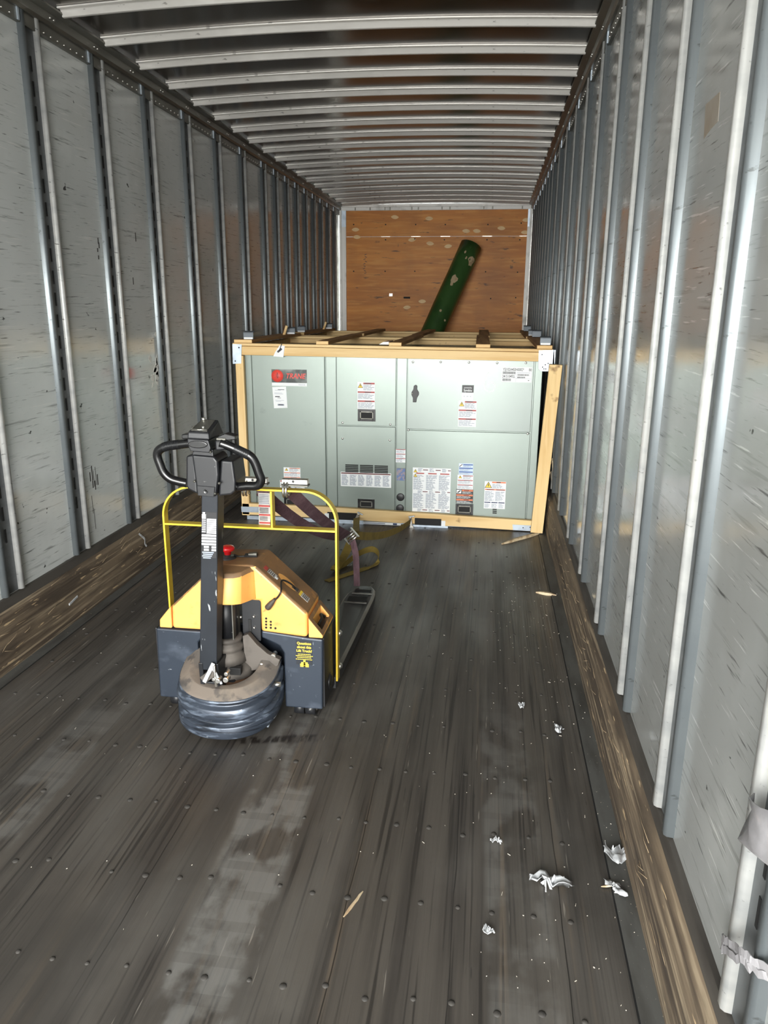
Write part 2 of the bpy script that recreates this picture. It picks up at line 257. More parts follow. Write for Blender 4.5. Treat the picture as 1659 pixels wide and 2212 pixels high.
# ------------------------------------------------------------------ mesh helpers
class MB:
    def __init__(s): s.bm = bmesh.new(); s.mats = []; s.cur = 0
    def mat(s, k):
        m = MT[k]
        if m not in s.mats: s.mats.append(m)
        s.cur = s.mats.index(m); return s
    def face(s, vs, smooth=False):
        try:
            f = s.bm.faces.new(vs); f.material_index = s.cur; f.smooth = smooth; return f
        except ValueError: return None
    def v(s, p): return s.bm.verts.new(p)
    def hexa(s, p):
        v = [s.v(q) for q in p]
        for idx in ((0,3,2,1),(4,5,6,7),(0,1,5,4),(1,2,6,5),(2,3,7,6),(3,0,4,7)): s.face([v[i] for i in idx])
        return s
    def box(s, x0, x1, y0, y1, z0, z1):
        return s.hexa([(x0,y0,z0),(x1,y0,z0),(x1,y1,z0),(x0,y1,z0),(x0,y0,z1),(x1,y0,z1),(x1,y1,z1),(x0,y1,z1)])
    def obox(s, c, ax, sz):
        c = Vector(c); a = [Vector(q).normalized()*h/2 for q, h in zip(ax, sz)]
        pts = []
        for k in (-1, 1):
            for i, j in ((-1,-1),(1,-1),(1,1),(-1,1)): pts.append(c + a[0]*i + a[1]*j + a[2]*k)
        return s.hexa(pts)
    def prism(s, poly, axis, a, b, smooth=False):
        def P(q, t):
            if axis == 'y': return (q[0], t, q[1])
            if axis == 'x': return (t, q[0], q[1])
            return (q[0], q[1], t)
        A = [s.v(P(q, a)) for q in poly]; B = [s.v(P(q, b)) for q in poly]
        s.face(A); s.face(B[::-1])
        n = len(poly)
        for i in range(n): s.face([A[i], B[i], B[(i+1)%n], A[(i+1)%n]], smooth)
        return s
    def rings(s, rings, closed=True, cap=True, smooth=True):
        V = [[s.v(p) for p in r] for r in rings]
        n = len(V[0])
        for a, b in zip(V, V[1:]):
            for i in range(n if closed else n-1): s.face([a[i], a[(i+1)%n], b[(i+1)%n], b[i]], smooth)
        if cap and closed: s.face(V[0][::-1]); s.face(V[-1])
        return s
    def tube(s, pts, r, n=10, cap=True):
        pts = [Vector(p) for p in pts]; rs = r if isinstance(r, (list, tuple)) else [r]*len(pts)
        t0 = (pts[1]-pts[0]).normalized(); ref = Vector((0,0,1)) if abs(t0.z) < .9 else Vector((1,0,0))
        nrm = t0.cross(ref).normalized(); out = []
        for i, p in enumerate(pts):
            t = (pts[min(i+1, len(pts)-1)] - pts[max(i-1, 0)]).normalized()
            nrm = (nrm - t*nrm.dot(t)).normalized(); bn = t.cross(nrm)
            out.append([p + (nrm*math.cos(2*math.pi*k/n) + bn*math.sin(2*math.pi*k/n))*rs[i] for k in range(n)])
        return s.rings(out, True, cap)
    def cyl(s, a, b, r, n=16, r2=None):
        return s.tube([a, b], [r, r if r2 is None else r2], n)
    def ribbon(s, pts, w, th, wd=(0,1,0), smooth=True):
        """a flat band swept along pts; wd is the direction of its width (one vector or one per point)"""
        pts = [Vector(p) for p in pts]; out = []
        for i, p in enumerate(pts):
            t = (pts[min(i+1, len(pts)-1)] - pts[max(i-1, 0)]).normalized()
            wv = Vector(wd[i] if isinstance(wd, list) else wd); wv = (wv - t*wv.dot(t)).normalized(); nn = t.cross(wv)
            out.append([p + wv*w/2 + nn*th/2, p - wv*w/2 + nn*th/2, p - wv*w/2 - nn*th/2, p + wv*w/2 - nn*th/2])
        V = [[s.v(q) for q in r] for r in out]
        for a, b in zip(V, V[1:]):
            for i in range(4): s.face([a[i], a[(i+1)%4], b[(i+1)%4], b[i]])
        s.face(V[0][::-1]); s.face(V[-1]); return s
    def lathe(s, c, prof, n=20, axis='z'):
        c = Vector(c); out = []
        for r, h in prof:
            ring = []
            for k in range(n):
                a = 2*math.pi*k/n; x, y = max(r, 1e-4)*math.cos(a), max(r, 1e-4)*math.sin(a)
                ring.append(c + (Vector((x, y, h)) if axis == 'z' else Vector((x, h, y)) if axis == 'y' else Vector((h, x, y))))
            out.append(ring)
        return s.rings(out)
    def ball(s, c, r, sz=1.0):
        bmv = bmesh.ops.create_icosphere(s.bm, subdivisions=1, radius=r, matrix=Matrix.Translation(Vector(c)) @ Matrix.Diagonal((1,1,sz,1)))
        for v in bmv['verts']:
            for f in v.link_faces: f.material_index = s.cur; f.smooth = True
        return s
    def text(s, body, x, y, z, h, w=None, bold=0.0, shear=0.0, align='CENTER', xf=None):
        """lettering facing -y, its base line at z; w squeezes it to a width"""
        cu = bpy.data.curves.new('t', 'FONT'); cu.body = body; cu.size = 1.0; cu.align_x = align
        cu.offset = bold; cu.shear = shear; cu.extrude = 0.0; cu.resolution_u = 3
        ob = bpy.data.objects.new('t', cu); COL.objects.link(ob)
        dg = bpy.context.evaluated_depsgraph_get(); me = bpy.data.meshes.new_from_object(ob.evaluated_get(dg))
        xs = [v.co.x for v in me.vertices]; ys = [v.co.y for v in me.vertices]
        if xs:
            hh = max(ys) if max(ys) > .1 else .7
            k = h/hh; kx = k if w is None else w/(max(xs)-min(xs))
            def P(v):
                q = Vector((x + v.co.x*kx, y, z + v.co.y*k)); return xf(q) if xf else q
            vs = [s.v(P(v)) for v in me.vertices]
            for p in me.polygons: s.face([vs[i] for i in p.vertices])
        bpy.data.objects.remove(ob); bpy.data.curves.remove(cu); bpy.data.meshes.remove(me)
        return s
    def build(s, name, parent=None, bevel=0.0, seg=2, label=None, merge=False, recalc=True, auto=False):
        if merge: bmesh.ops.remove_doubles(s.bm, verts=s.bm.verts, dist=1e-5)
        if recalc: bmesh.ops.recalc_face_normals(s.bm, faces=s.bm.faces)
        root = parent
        while root is not None and root.parent is not None: root = root.parent
        if root is not None: bmesh.ops.translate(s.bm, verts=s.bm.verts, vec=-Vector(root.location))
        me = bpy.data.meshes.new(name); s.bm.to_mesh(me); s.bm.free()
        for m in s.mats: me.materials.append(m)
        o = bpy.data.objects.new(name, me); COL.objects.link(o)
        if parent is not None: o.parent = parent
        if bevel:
            b = o.modifiers.new('bevel', 'BEVEL'); b.width = bevel; b.segments = seg; b.limit_method = 'ANGLE'; b.angle_limit = R(32); b.harden_normals = False
        if label: o['label'] = label
        return o

def K(k): return MB().mat(k)
def thing(name, loc, label, cat, group=None):
    o = bpy.data.objects.new(name, None); COL.objects.link(o); o.location = loc; o.empty_display_size = .1
    o['label'] = label; o['category'] = cat
    if group: o['group'] = group
    return o
def tag(o, label, cat, group=None):
    o['label'] = label; o['category'] = cat
    if group: o['group'] = group
    return o
def recentre(o, loc):
    o.data.transform(Matrix.Translation(-Vector(loc))); o.location = loc; return o
def struct(o, label=None):
    o['kind'] = 'structure'
    if label: o['label'] = label
    return o
def smoothpath(pts, n=6):
    pts = [Vector(p) for p in pts]; P = [pts[0]] + pts + [pts[-1]]; out = []
    for i in range(1, len(P)-2):
        a, b, c, d = P[i-1], P[i], P[i+1], P[i+2]
        for k in range(n):
            t = k/n; out.append(.5*((2*b) + (c-a)*t + (2*a-5*b+4*c-d)*t*t + (3*b-a-3*c+d)*t**3))
    out.append(pts[-1]); return out
def copy_tree(o, parent=None):
    c = o.copy(); COL.objects.link(c)
    if parent is not None: c.parent = parent
    for ch in list(o.children): copy_tree(ch, c)
    return c

# ================================================================== SETTING
XP = 0.022                                                        # the liner lies this far behind the crests of the posts
PY = [1.145 + .6025*k for k in range(-5, 11)]
PY += [7.575 + .4035*k for k in range(0, 8)]
# floor ---------------------------------------------------------------
f = K('floor').box(.0, W, YO, YB, -.06, 0.0)
f.mat('bump')
for j in range(-8, 29):
    y = 2.03 + .305*j
    if y < .9 or y > YB-.1: continue
    for i in range(-10, 14):
        x = 1.153 + .1005*i + random.uniform(-.008, .008)
        if .12 < x < 2.45 and random.random() < (.93 if y < 4 else .6):
            yy = y + random.uniform(-.012, .012)
            r = random.uniform(.0055, .009)
            f.lathe((x, yy, 0), [(r*1.25, -.001), (r*1.1, .0012), (r*.6, .0030), (0, .0036)], 8)
struct(f.build('floor'), 'dark worn wooden plank floor of the trailer')

def side(s):
    """s = 0 left, 1 right; X maps a distance out from the crest line into the room"""
    nm = ('left', 'right')[s]
    X = (lambda d: d) if s == 0 else (lambda d: W-d)
    def bx(k, mb, d0, d1, y0, y1, z0, z1):
        a, b = sorted((X(d0), X(d1))); return mb.mat(k).box(a, b, y0, y1, z0, z1)
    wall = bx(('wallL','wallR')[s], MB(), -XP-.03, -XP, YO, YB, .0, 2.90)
    # panel joints and their rivets between the posts
    for i, y in enumerate(PY):
        pass
    xw = X(-XP+.0006)
    if s == 1:                                                        # brown smear high on the right liner
        P = [atx(px, py, xw) for px, py in ((1555, 198), (1551, 262), (1536, 278), (1520, 300), (1524, 226))]
        wall.mat('smear').prism([(p.y, p.z) for p in P], 'x', xw, xw+.002)
    else:                                                             # rubber scuffs and pale paint rubs on the left liner
        wall.mat('rubber')
        for px, py, h_ in ((195, 1030, .05), (199, 1022, .08), (203, 1034, .09), (207, 1028, .10), (211, 1036, .06), (201, 1046, .04), (206, 1048, .05), (205, 1120, .12), (200, 1090, .10), (212, 520, .03), (214, 530, .03), (211, 540, .02), (213, 556, .02), (293, 512, .05), (288, 607, .04), (460, 583, .02)):
            p = atx(px, py, xw); wall.obox((xw-.0004, p.y, p.z), ((0, 1, .15), (0, 0, 1), (1, 0, 0)), (.010 if h_ < .09 else .004, h_, .001))
        wall.mat('rub')
        for k in range(16):
            p = atx(random.gauss(338, 8), random.gauss(790, 28), xw); wall.obox((xw-.0004, p.y, p.z), ((0, 1, random.uniform(-1, 1)), (0, random.uniform(-1, 1), 1), (1, 0, 0)), (random.uniform(.02, .05), random.uniform(.02, .07), .001))
    wall = struct(wall.build('wall_'+nm), 'grey scuffed %s side wall of the trailer' % nm)
    # posts
    prof = [(-.076,0),(-.073,.017),(-.066,.023),(-.050,.023),(-.043,.017),(-.040,.005),(.040,.005),(.043,.017),(.050,.023),(.066,.023),(.073,.017),(.076,0)]
    m = MB()
    for z0, z1 in ((.325, 2.826),):
        for i in range(len(prof)-1):
            (u0, v0), (u1, v1) = prof[i], prof[i+1]
            m.mat('chan' if i in (4, 5, 6) and abs(u0) <= .0405 and abs(u1) <= .0405 else 'post_shaded' if i < 5 else 'post')
            q = [(X(-XP+v0), u0, z0), (X(-XP+v1), u1, z0), (X(-XP+v1), u1, z1), (X(-XP+v0), u0, z1)]
            m.face([m.v(p) for p in q], True)
        for zz in (z0, z1):
            m.mat('post')
            for a, b in ((0, 6), (6, 12)):
                m.face([m.v((X(-XP+v), u, zz)) for u, v in prof[a:b]])
    k = 0
    z = .56
    while z < 2.62:
        bx('black', m, -XP+.005, -XP+.0065, -.005, .005, z, z+.062); z += .102
    p0 = m.build('wall_post', wall, merge=True)
    for i, y in enumerate(PY):
        p = p0 if i == 0 else p0.copy()
        if i: COL.objects.link(p)
        p.parent = wall; p.location = (0, y, 0)
    # top rail
    m = MB()
    bx('rail', m, -XP, -.006, YO, YB, 2.772, 2.845)
    pr = [(-XP-.02, 2.826), (.006, 2.826), (.016, 2.838), (.018, 2.872), (.05, 2.884), (.05, 2.893), (-XP-.02, 2.893)]
    m.mat('rail').prism([(X(a), b) for a, b in pr], 'y', YO, YB)
    m.mat('steel')
    for i, y in enumerate(PY):
        y1 = PY[i+1] if i+1 < len(PY) else YB
        n = max(3, int((y1-y-.2)/.05))
        for j in range(n):
            m.ball((X(-.005), y+.11+(y1-y-.2)*j/(n-1), 2.787), .006)
        bx('galv', m, -.006, .0, y-.095, y-.083, 2.776, 2.85); m.mat('steel')
    y = 1.28
    while y < YB-.1:
        for d in (-.016, .016): m.ball((X(.018), y+d, 2.855), .0065)
        y += .4045
    tr = struct(m.build('trim_%d' % (s+1)), 'grey riveted top rail along the %s wall' % nm)
    # kick board and ledge
    m = MB()
    m.mat('kick').prism([(X(-.03), -.001), (X(.016), -.001), (X(.017), .20), (X(.012), .252), (X(-.008), .272), (X(-.03), .272)], 'y', YO, YB)
    m.mat('ledge').prism([(X(-.03), .272), (X(-.006), .272), (X(-.010), .318), (X(-.03), .322)], 'y', YO, YB)
    # splintered fibres lifting from the board
    m.mat('fibre')
    for i in range(70):
        y = random.uniform(.9, 6.5); z = random.uniform(.1, .28); d = .018
        L = random.uniform(.03, .16); up = random.uniform(-.03, .05)
        a = Vector((X(.015), y, z)); b = Vector((X(.018+random.uniform(0, .012)), y+L*.5, z+up*.6)); c = Vector((X(.015), y+L, z+up))
        m.tube([a, b, c], [.0009, .0007, .0003], 4)
    struct(m.build('baseboard_'+nm), 'splintered brown wooden scuff board along the %s wall' % nm)
    # flat steel strip at the floor edge
    m = MB(); bx('strip', m, .014, .070, YO, YB, -.001, .004); bx('black', m, .070, .075, YO, YB, -.001, .0006)
    struct(m.build('trim_%d' % (s+3)), 'dark floor edge strip beside the %s scuff board' % nm)
    return wall
side(0); side(1)

# roof -----------------------------------------------------------------
def zr(x): return 2.905 + .034*(1-((x-W/2)/(W/2))**2)
m = K('roof'); n = 24
xs = [-.04 + (W+.08)*i/n for i in range(n+1)]
ys = [YO + (YB-YO)*j/60 for j in range(61)]
V = [[m.v((x, y, zr(min(max(x, 0), W)))) for x in xs] for y in ys]
for a, b in zip(V, V[1:]):
    for i in range(n): m.face([a[i], a[i+1], b[i+1], b[i]], True)
V2 = [[m.v((x, y, zr(min(max(x, 0), W))+.02)) for x in xs] for y in (ys[0], ys[-1])]
for i in range(n): m.face([V2[0][i], V2[1][i], V2[1][i+1], V2[0][i+1]])
ceil = struct(m.build('ceiling', recalc=False), 'grey metal roof skin of the trailer')
prof = [(-.052, -.001), (-.052, -.007), (-.043, -.009), (-.041, -.004), (-.024, -.005), (-.020, -.008), (-.010, -.028), (-.006, -.031), (.008, -.031), (.014, -.027), (.026, -.006), (.046, -.005), (.046, -.001)]
m = K('bow'); rings = []
for i in range(25):
    x = .045 + (W-.09)*i/24
    rings.append([(x, u, zr(x)+v) for u, v in prof])
m.rings(rings, True, True, True)
m.mat('black')
b0 = m.build('roof_bow', ceil)
for mod in (b0.modifiers.new('edge', 'EDGE_SPLIT'),): mod.split_angle = R(28)
y = 1.28 + .055; i = 0
bows = []
while y < YB-.06:
    b = b0 if i == 0 else b0.copy()
    if i: COL.objects.link(b)
    b.parent = ceil; b.location = (0, y, 0); y += .4045; i += 1
yy = 1.28 + .055 - .4045
while yy > YO+.1:
    b = b0.copy(); COL.objects.link(b); b.parent = ceil; b.location = (0, yy, 0); yy -= .4045

# back wall --------------------------------------------------------------
SEAM = at(900, 511, YB).z
m = K('plyface')
m.box(.02, W-.02, YB, YB+.03, 0, SEAM-.003); m.box(.02, W-.02, YB, YB+.03, SEAM+.003, 2.826)
m.mat('white').box(-.05, W+.05, YB+.012, YB+.05, 0, 2.95)
for x0, x1 in ((748, 762), (823, 843), (888, 908), (952, 972), (1042, 1063), (1122, 1144)):
    a, b = at(x0, 511, YB).x, at(x1, 511, YB).x
    m.mat('steel').box(a, b, YB-.002, YB+.02, SEAM-.004, SEAM+.004)
def oval(m, px, py, w, h, rot=0):
    c = at(px, py, YB); n = 18; pts = []
    for k in range(n):
        t = 2*math.pi*k/n; u, v = math.cos(t), math.sin(t)
        v = math.copysign(abs(v)**1.5, v)
        x, z = u*w/2, v*h/2
        pts.append((c.x + x*math.cos(rot) - z*math.sin(rot), c.z + x*math.sin(rot) + z*math.cos(rot)))
    m.prism(pts, 'y', YB-.0008, YB+.004)
m.mat('patch')
for (px, py) in ((768, 496), (771, 512), (853, 469), (927, 472), (1007, 499), (1030, 499), (1083, 493), (1137, 475), (1134, 502), (890, 518), (929, 526), (968, 532), (912, 651), (879, 664)):
    oval(m, px, py, .105, .05, random.uniform(-.12, .12))
m.mat('black')
for (px, py) in ((833, 485), (898, 485), (962, 485), (1054, 485), (1126, 482), (764, 485), (833, 518), (896, 516), (960, 518), (1052, 518), (1123, 518), (764, 586), (832, 586), (896, 586), (1049, 587), (1118, 588), (1060, 645), (1114, 643)):
    c = at(px, py, YB); m.box(c.x-.008, c.x+.008, YB-.001, YB+.004, c.z-.008, c.z+.008)
a, b = at(872, 641, YB), at(886, 645, YB); m.mat('black').box(a.x, b.x, YB-.012, YB+.004, b.z, a.z)
a, b = at(841, 634, YB), at(848, 640, YB); m.mat('steel').box(a.x, b.x, YB-.01, YB+.004, b.z, a.z)
m.mat('dtext')
for k in range(9):                                                  # faint marker scrawl on the plywood
    c = at(789+random.uniform(-3, 3), 550+k*5, YB); m.obox((c.x, YB, c.z), ((1,0,.4*(-1)**k),(0,1,0),(0,0,1)), (.03, .002, .008))
wb = struct(m.build('wall_back'), 'brown plywood front bulkhead with pale football patches')
m = K('white')
m.box(-.02, W+.02, YB-.02, YB+.01, 2.828, 2.868).box(-.02, W+.02, YB-.05, YB+.01, 2.868, 2.90)
m.mat('rail')
for px in (768, 800, 832, 843, 890, 904, 955, 972, 1045, 1064, 1128):
    x = at(px, 455, YB).x; m.box(x-.008, x+.008, YB-.024, YB-.01, 2.832, 2.866)
struct(m.build('trim_5'), 'white header trim above the plywood bulkhead')
for i, (a, b) in enumerate(((.0, .083), (2.508, W))):
    m = K('white').box(a, b, YB-.035, YB+.01, 0, 2.61 if i else 2.62)
    m.mat('galv').box(a+(.0 if i else .02), b-(.02 if i else 0), YB-.028, YB+.01, 2.61, 2.828)
    c = .012 if i == 0 else W-.012
    m.mat('white').box(c-.014, c+.014, YB-.06, YB-.03, 0, 2.83)
    struct(m.build('trim_%d' % (6+i)), 'white corner trim on the %s of the bulkhead' % ('left', 'right')[i])

# ================================================================== ROOFTOP UNIT
YF = 5.460
def prect(x0, y0, x1, y1, Y=YF):
    a, b = at(x0, y0, Y), at(x1, y1, Y); c, d = at(x0, y1, Y), at(x1, y0, Y)
    return ((a.x+c.x)/2, (b.x+d.x)/2, (c.z+b.z)/2, (a.z+d.z)/2)       # x0 x1 z0 z1
unit = thing('air_conditioner', (1.375, YF, 0), 'grey green packaged air conditioner covered in labels inside the front crate', 'air conditioner')
m = K('cab').box(.300, 2.452, YF, 6.84, .045, 1.245)
m.mat('cabtop').box(.295, 2.457, YF-.004, 6.845, 1.245, 1.262)
m.mat('cab')
m.box(.298, .352, YF-.012, YF+.02, .05, 1.243); m.box(2.402, 2.454, YF-.014, YF+.03, .05, 1.243)
m.box(.908, .985, YF-.007, YF+.02, .05, 1.243); m.box(1.430, 1.502, YF-.007, YF+.02, .05, 1.243)
unit_cab = m.build('cabinet', unit, bevel=.003)
def panel(k, x0, x1, z0, z1, screws=()):
    m = K(k).box(x0, x1, YF-.018, YF, z0, z1)
    m.mat('steel')
    for (px, py) in screws:
        c = at(px, py, YF-.018); m.lathe((c.x, YF-.018, c.z), [(.009, .001), (.008, -.004), (.003, -.005), (0, -.005)], 10, 'y')
    return m.build('access_panel', unit, bevel=.004)
panel('cab', .357, .902, .06, 1.240)
panel('cab', .990, 1.424, .742, 1.238, ((740, 913), (843, 917)))
panel('cab', .990, 1.424, .06, .735, ((740, 947), (842, 951)))
panel('cabup', 1.507, 2.393, .726, 1.238, ((892, 782), (952, 782), (1013, 783), (1074, 784), (1136, 784)))
panel('cab', 1.507, 2.393, .06, .718, ((882, 929), (1140, 937)))
YL = YF-.0192
def wlines(m, k, x0, x1, z0, z1, n, h=.45, seed=1, ragged=.35):
    rg = random.Random(seed); st = (z1-z0)/n
    m.mat(k)
    for i in range(n):
        zt = z1-(i+.25)*st; xe = x1-(x1-x0)*rg.random()*ragged; x = x0
        while x < xe-.002:
            L = min(rg.uniform(.012, .05), xe-x)
            m.box(x, x+L, YL-.0012, YL-.0004, zt-st*h, zt); x += L+.004
def tri(m, x, z, s):
    m.mat('labblack').prism([(x-s*.58, z-s*.45), (x+s*.58, z-s*.45), (x, z+s*.55)], 'y', YL-.0011, YL)
    m.mat('yel').prism([(x-s*.46, z-s*.38), (x+s*.46, z-s*.38), (x, z+s*.42)], 'y', YL-.0016, YL)
    m.mat('labblack').prism([(x-s*.02, z+s*.25), (x+s*.10, z+s*.25), (x+.03*s, z+.02*s), (x+s*.12, z+.02*s), (x-.04*s, z-s*.34), (x-.01*s, z-.06*s), (x-s*.12, z-.06*s)], 'y', YL-.0021, YL)
def sheet(px, k='paper', label=None):
    r = prect(*px, YF-.019); m = K(k).box(r[0], r[1], YL, YL+.002, r[2], r[3]); return m, r
def bar(m, k, r, u0, u1, v0, v1, d=.001):
    X0, X1, Z0, Z1 = r; m.mat(k).box(X0+(X1-X0)*u0, X0+(X1-X0)*u1, YL-d, YL, Z1-(Z1-Z0)*v1, Z1-(Z1-Z0)*v0)
def sub(r, u0, u1, v0, v1):
    X0, X1, Z0, Z1 = r; return (X0+(X1-X0)*u0, X0+(X1-X0)*u1, Z1-(Z1-Z0)*v1, Z1-(Z1-Z0)*v0)
def warn(px, label, fill='redbar', seed=3, rows=((0, .33), (.33, .66), (.66, 1)), hot=True):
    m, r = sheet(px)
    for i, (a, b) in enumerate(rows):
        h = b-a
        if i == 0 and hot:
            q = sub(r, .04, .30, a+.04, a+h*.75); tri(m, (q[0]+q[1])/2, (q[2]+q[3])/2, min(q[1]-q[0], q[3]-q[2]))
            bar(m, fill, r, .34, .98, a+.03, a+.03+h*.16); q2 = sub(r, .34, .96, a+h*.28, b-.02)
        else:
            bar(m, fill, r, .02, .98, a+.02, a+.02+h*.15); q2 = sub(r, .04, .96, a+h*.28, b-.03)
        bar(m, 'dtext', r, .42, .78, a+.035, a+.035+h*.08, .0015)
        wlines(m, 'ltext', *q2, max(3, int(h*16)), .42, seed+i)
    return m.build('warning_label', unit, label=label)
# brand plate
m, r = sheet((587, 798, 663, 834))
q = sub(r, 0, 1, 0, .8); m.mat('plate').box(q[0], q[1], YL-.002, YL, q[2], q[3])
cx, cz = q[0]+.21*(q[1]-q[0])-.012, (q[2]+q[3])/2; rr = (q[3]-q[2])*.46
m.mat('logored').lathe((cx, YL-.002, cz), [(rr, .001), (rr, -.002), (0, -.0021)], 32, 'y')
m.mat('dkred')
for i, (du, dv, w_, h_) in enumerate(((0, .25, .9, .03), (0, .02, 1.1, .03), (0, -.22, 1.0, .03), (.0, -.45, .55, .03), (.0, .1, .12, .95), (-.2, -.02, .05, .5), (.22, -.02, .05, .5))):
    m.box(cx+(du-w_/2)*rr, cx+(du+w_/2)*rr, YL-.0048, YL-.004, cz+(dv-h_/2)*rr, cz+(dv+h_/2)*rr)
m.mat('logored').text('TRANE', q[0]+.67*(q[1]-q[0]), YL-.003, cz-.016, .036, .145, bold=.02, shear=.25)
m.mat('ltext').text('TRANE', q[0]+.85*(q[1]-q[0]), YL-.001, r[2]+.007, .008, .05)
m.build('brand_plate', unit, label='black and red brand plate with white strip')
# white paper notice, slightly turned
c = [at(*p, YF-.019) for p in ((588, 836), (618, 835), (621, 881), (592, 882))]
m = K('paper'); m.prism([(p.x, p.z) for p in c], 'y', YL, YL+.002)
r = prect(592, 839, 617, 879, YF-.019)
for u0, u1, v, k, h in ((.35, .9, .05, 'dtext', .03), (.1, .6, .1, 'ltext', .015), (.05, .7, .24, 'ltext', .015), (.05, .8, .29, 'ltext', .015), (.1, .5, .42, 'dtext', .05), (.3, .6, .5, 'dtext', .02), (.1, .85, .64, 'ltext', .015), (.15, .6, .69, 'ltext', .015), (.3, .85, .84, 'ltext', .09)): bar(m, k, r, u0, u1, v, v+h)
bar(m, 'dtext', r, .38, .78, .86, .9, .0015)
m.build('paper_notice', unit, label='white paper notice stuck slightly askew')
warn((772, 825, 810, 884), 'white warning label above the middle handle', seed=5)
warn((990, 865, 1029, 922), 'white warning label on the upper right panel', seed=8)
warn((613, 1010, 649, 1040), 'small white warning label low on the left panel', seed=11, fill='orbar')
warn((855, 970, 876, 999), 'narrow white no drilling label on the centre post', seed=13, hot=False)
warn((988, 1026, 1022, 1057), 'white warning label above the orange striped label', seed=17)
warn((605, 1038, 658, 1060), 'wide white label low on the left panel', seed=18, hot=False, rows=((0, .9),))
# mode plate with white lettering
m, r = sheet((998, 832, 1023, 864))
q = sub(r, .0, 1, .0, .5); m.mat('labblack').box(q[0], q[1], YL-.001, YL, q[2], q[3])
mw = q[1]-q[0]
m.mat('paper').text('Symbio', (q[0]+q[1])/2, YL-.0016, q[2]+.008, .016, mw*.72, bold=.02)
m.text('powered by', (q[0]+q[1])/2, YL-.0016, q[2]+.030, .010, mw*.66, bold=.01)
bar(m, 'ltext', r, .15, .25, .74, .77); bar(m, 'ltext', r, .4, .55, .74, .77); bar(m, 'ltext', r, .7, .8, .74, .77)
m.build('control_plate', unit, label='black and white control badge')
# serial plate
m, r = sheet((1084, 793, 1149, 826)); w_ = r[1]-r[0]; h_ = r[3]-r[2]
m.mat('dtext').text('YSJ102A4S0H0002*', r[0]+.03*w_, YL-.001, r[3]-.25*h_, h_*.19, w_*.70, align='LEFT', bold=.008)
m.text('B0', r[0]+.89*w_, YL-.001, r[3]-.25*h_, h_*.17, w_*.09, align='LEFT', bold=.008)
m.text('241510492L', r[0]+.02*w_, YL-.001, r[3]-.70*h_, h_*.18, w_*.42, align='LEFT', bold=.008)
rg = random.Random(4)
for (u0, u1, v0, v1) in ((.03, .45, .30, .46), (.03, .30, .76, .92), (.52, .90, .46, .56), (.52, .77, .62, .72)):
    u = u0
    while u < u1:
        d = rg.uniform(.005, .014); bar(m, 'dtext', r, u, u+d, v0, v1); u += d+rg.uniform(.005, .01)
bar(m, 'ltext', r, .5, .94, .36, .38); bar(m, 'ltext', r, .47, .474, .3, .98); bar(m, 'ltext', r, .47, .98, .74, .75); bar(m, 'dtext', r, .88, .92, .84, .88)
m.build('serial_plate', unit, label='white model and serial number plate')
# black recessed handles
def handle(px, name='handle'):
    r = prect(*px, YF-.02); m = K('glossblack'); t = .016
    x0, x1, z0, z1 = r
    m.box(x0, x0+t, YF-.026, YF-.016, z0, z1).box(x1-t, x1, YF-.026, YF-.016, z0, z1).box(x0+t, x1-t, YF-.026, YF-.016, z0, z0+t).box(x0+t, x1-t, YF-.026, YF-.016, z1-t, z1)
    m.mat('rail').box(x0+t, x0+t*1.5, YF-.024, YF-.017, z0+t, z1-t).box(x1-t*1.5, x1-t, YF-.024, YF-.017, z0+t, z1-t).box(x0+t, x1-t, YF-.024, YF-.017, z1-t*1.5, z1-t).box(x0+t, x1-t, YF-.024, YF-.017, z0+t, z0+t*1.4)
    m.mat('black').box(x0+t, x1-t, YF-.0195, YF-.0175, z0+t, z1-t)
    return m.build('handle', unit, bevel=.004)
handle((773, 884, 811, 910)); handle((984, 1088, 1022, 1112)); handle((773, 1078, 809, 1100)); handle((614, 1073, 648, 1095))
# latch
c = at(897, 850, YF-.02); m = K('labblack'); s_ = .026
m.prism([(c.x-s_*.6, c.z-.062), (c.x+s_*.3, c.z-.062), (c.x+s_*.5, c.z-.03), (c.x+s_*1.0, c.z-.008), (c.x+s_*1.0, c.z+.01), (c.x+s_*.5, c.z+.03), (c.x+s_*.5, c.z+.055), (c.x+s_*.1, c.z+.062), (c.x-s_*.4, c.z+.055), (c.x-s_*.5, c.z+.03), (c.x-s_*1.0, c.z+.01), (c.x-s_*1.0, c.z-.01), (c.x-s_*.6, c.z-.03)], 'y', YF-.034, YF-.017)
m.mat('steel').lathe((c.x-.02, YF-.034, c.z), [(.006, .001), (.005, -.003), (0, -.004)], 10, 'y')
m.build('door_latch', unit, bevel=.004)
# serial finger mark 6 rubbed on the panel
m = K('paper'); pts = [at(*p, YL) for p in ((1056, 804), (1050, 815), (1047, 828), (1049, 840), (1057, 846), (1066, 843), (1069, 834), (1064, 827), (1056, 829))]
m.ribbon(smoothpath([(p.x, YL-.0005, p.z) for p in pts], 4), .006, .0012, (0, 0, 1) if False else [(1, 0, .3)]*(8*4+1))
m.build('rubbed_mark', unit, label='faint rubbed figure six')
# louvres
m = MB(); m.mat('black')
for (a, b) in ((746, 774), (777.5, 806), (809, 838)):
    for k in range(5):
        r = prect(a, 1003.5+3.55*k+(a-746)*.035, b, 1006+3.55*k+(a-746)*.035, YF-.019); m.box(r[0], r[1], YF-.0195, YF-.016, r[2], r[3])
m.build('louvre_slots', unit)
m = K('black')
for k in range(3):
    r = prect(1064, 1099+4*k, 1073, 1101.4+4*k, YF-.019); m.box(r[0], r[1], YF-.0195, YF-.016, r[2], r[3])
m.build('vent_slots', unit)
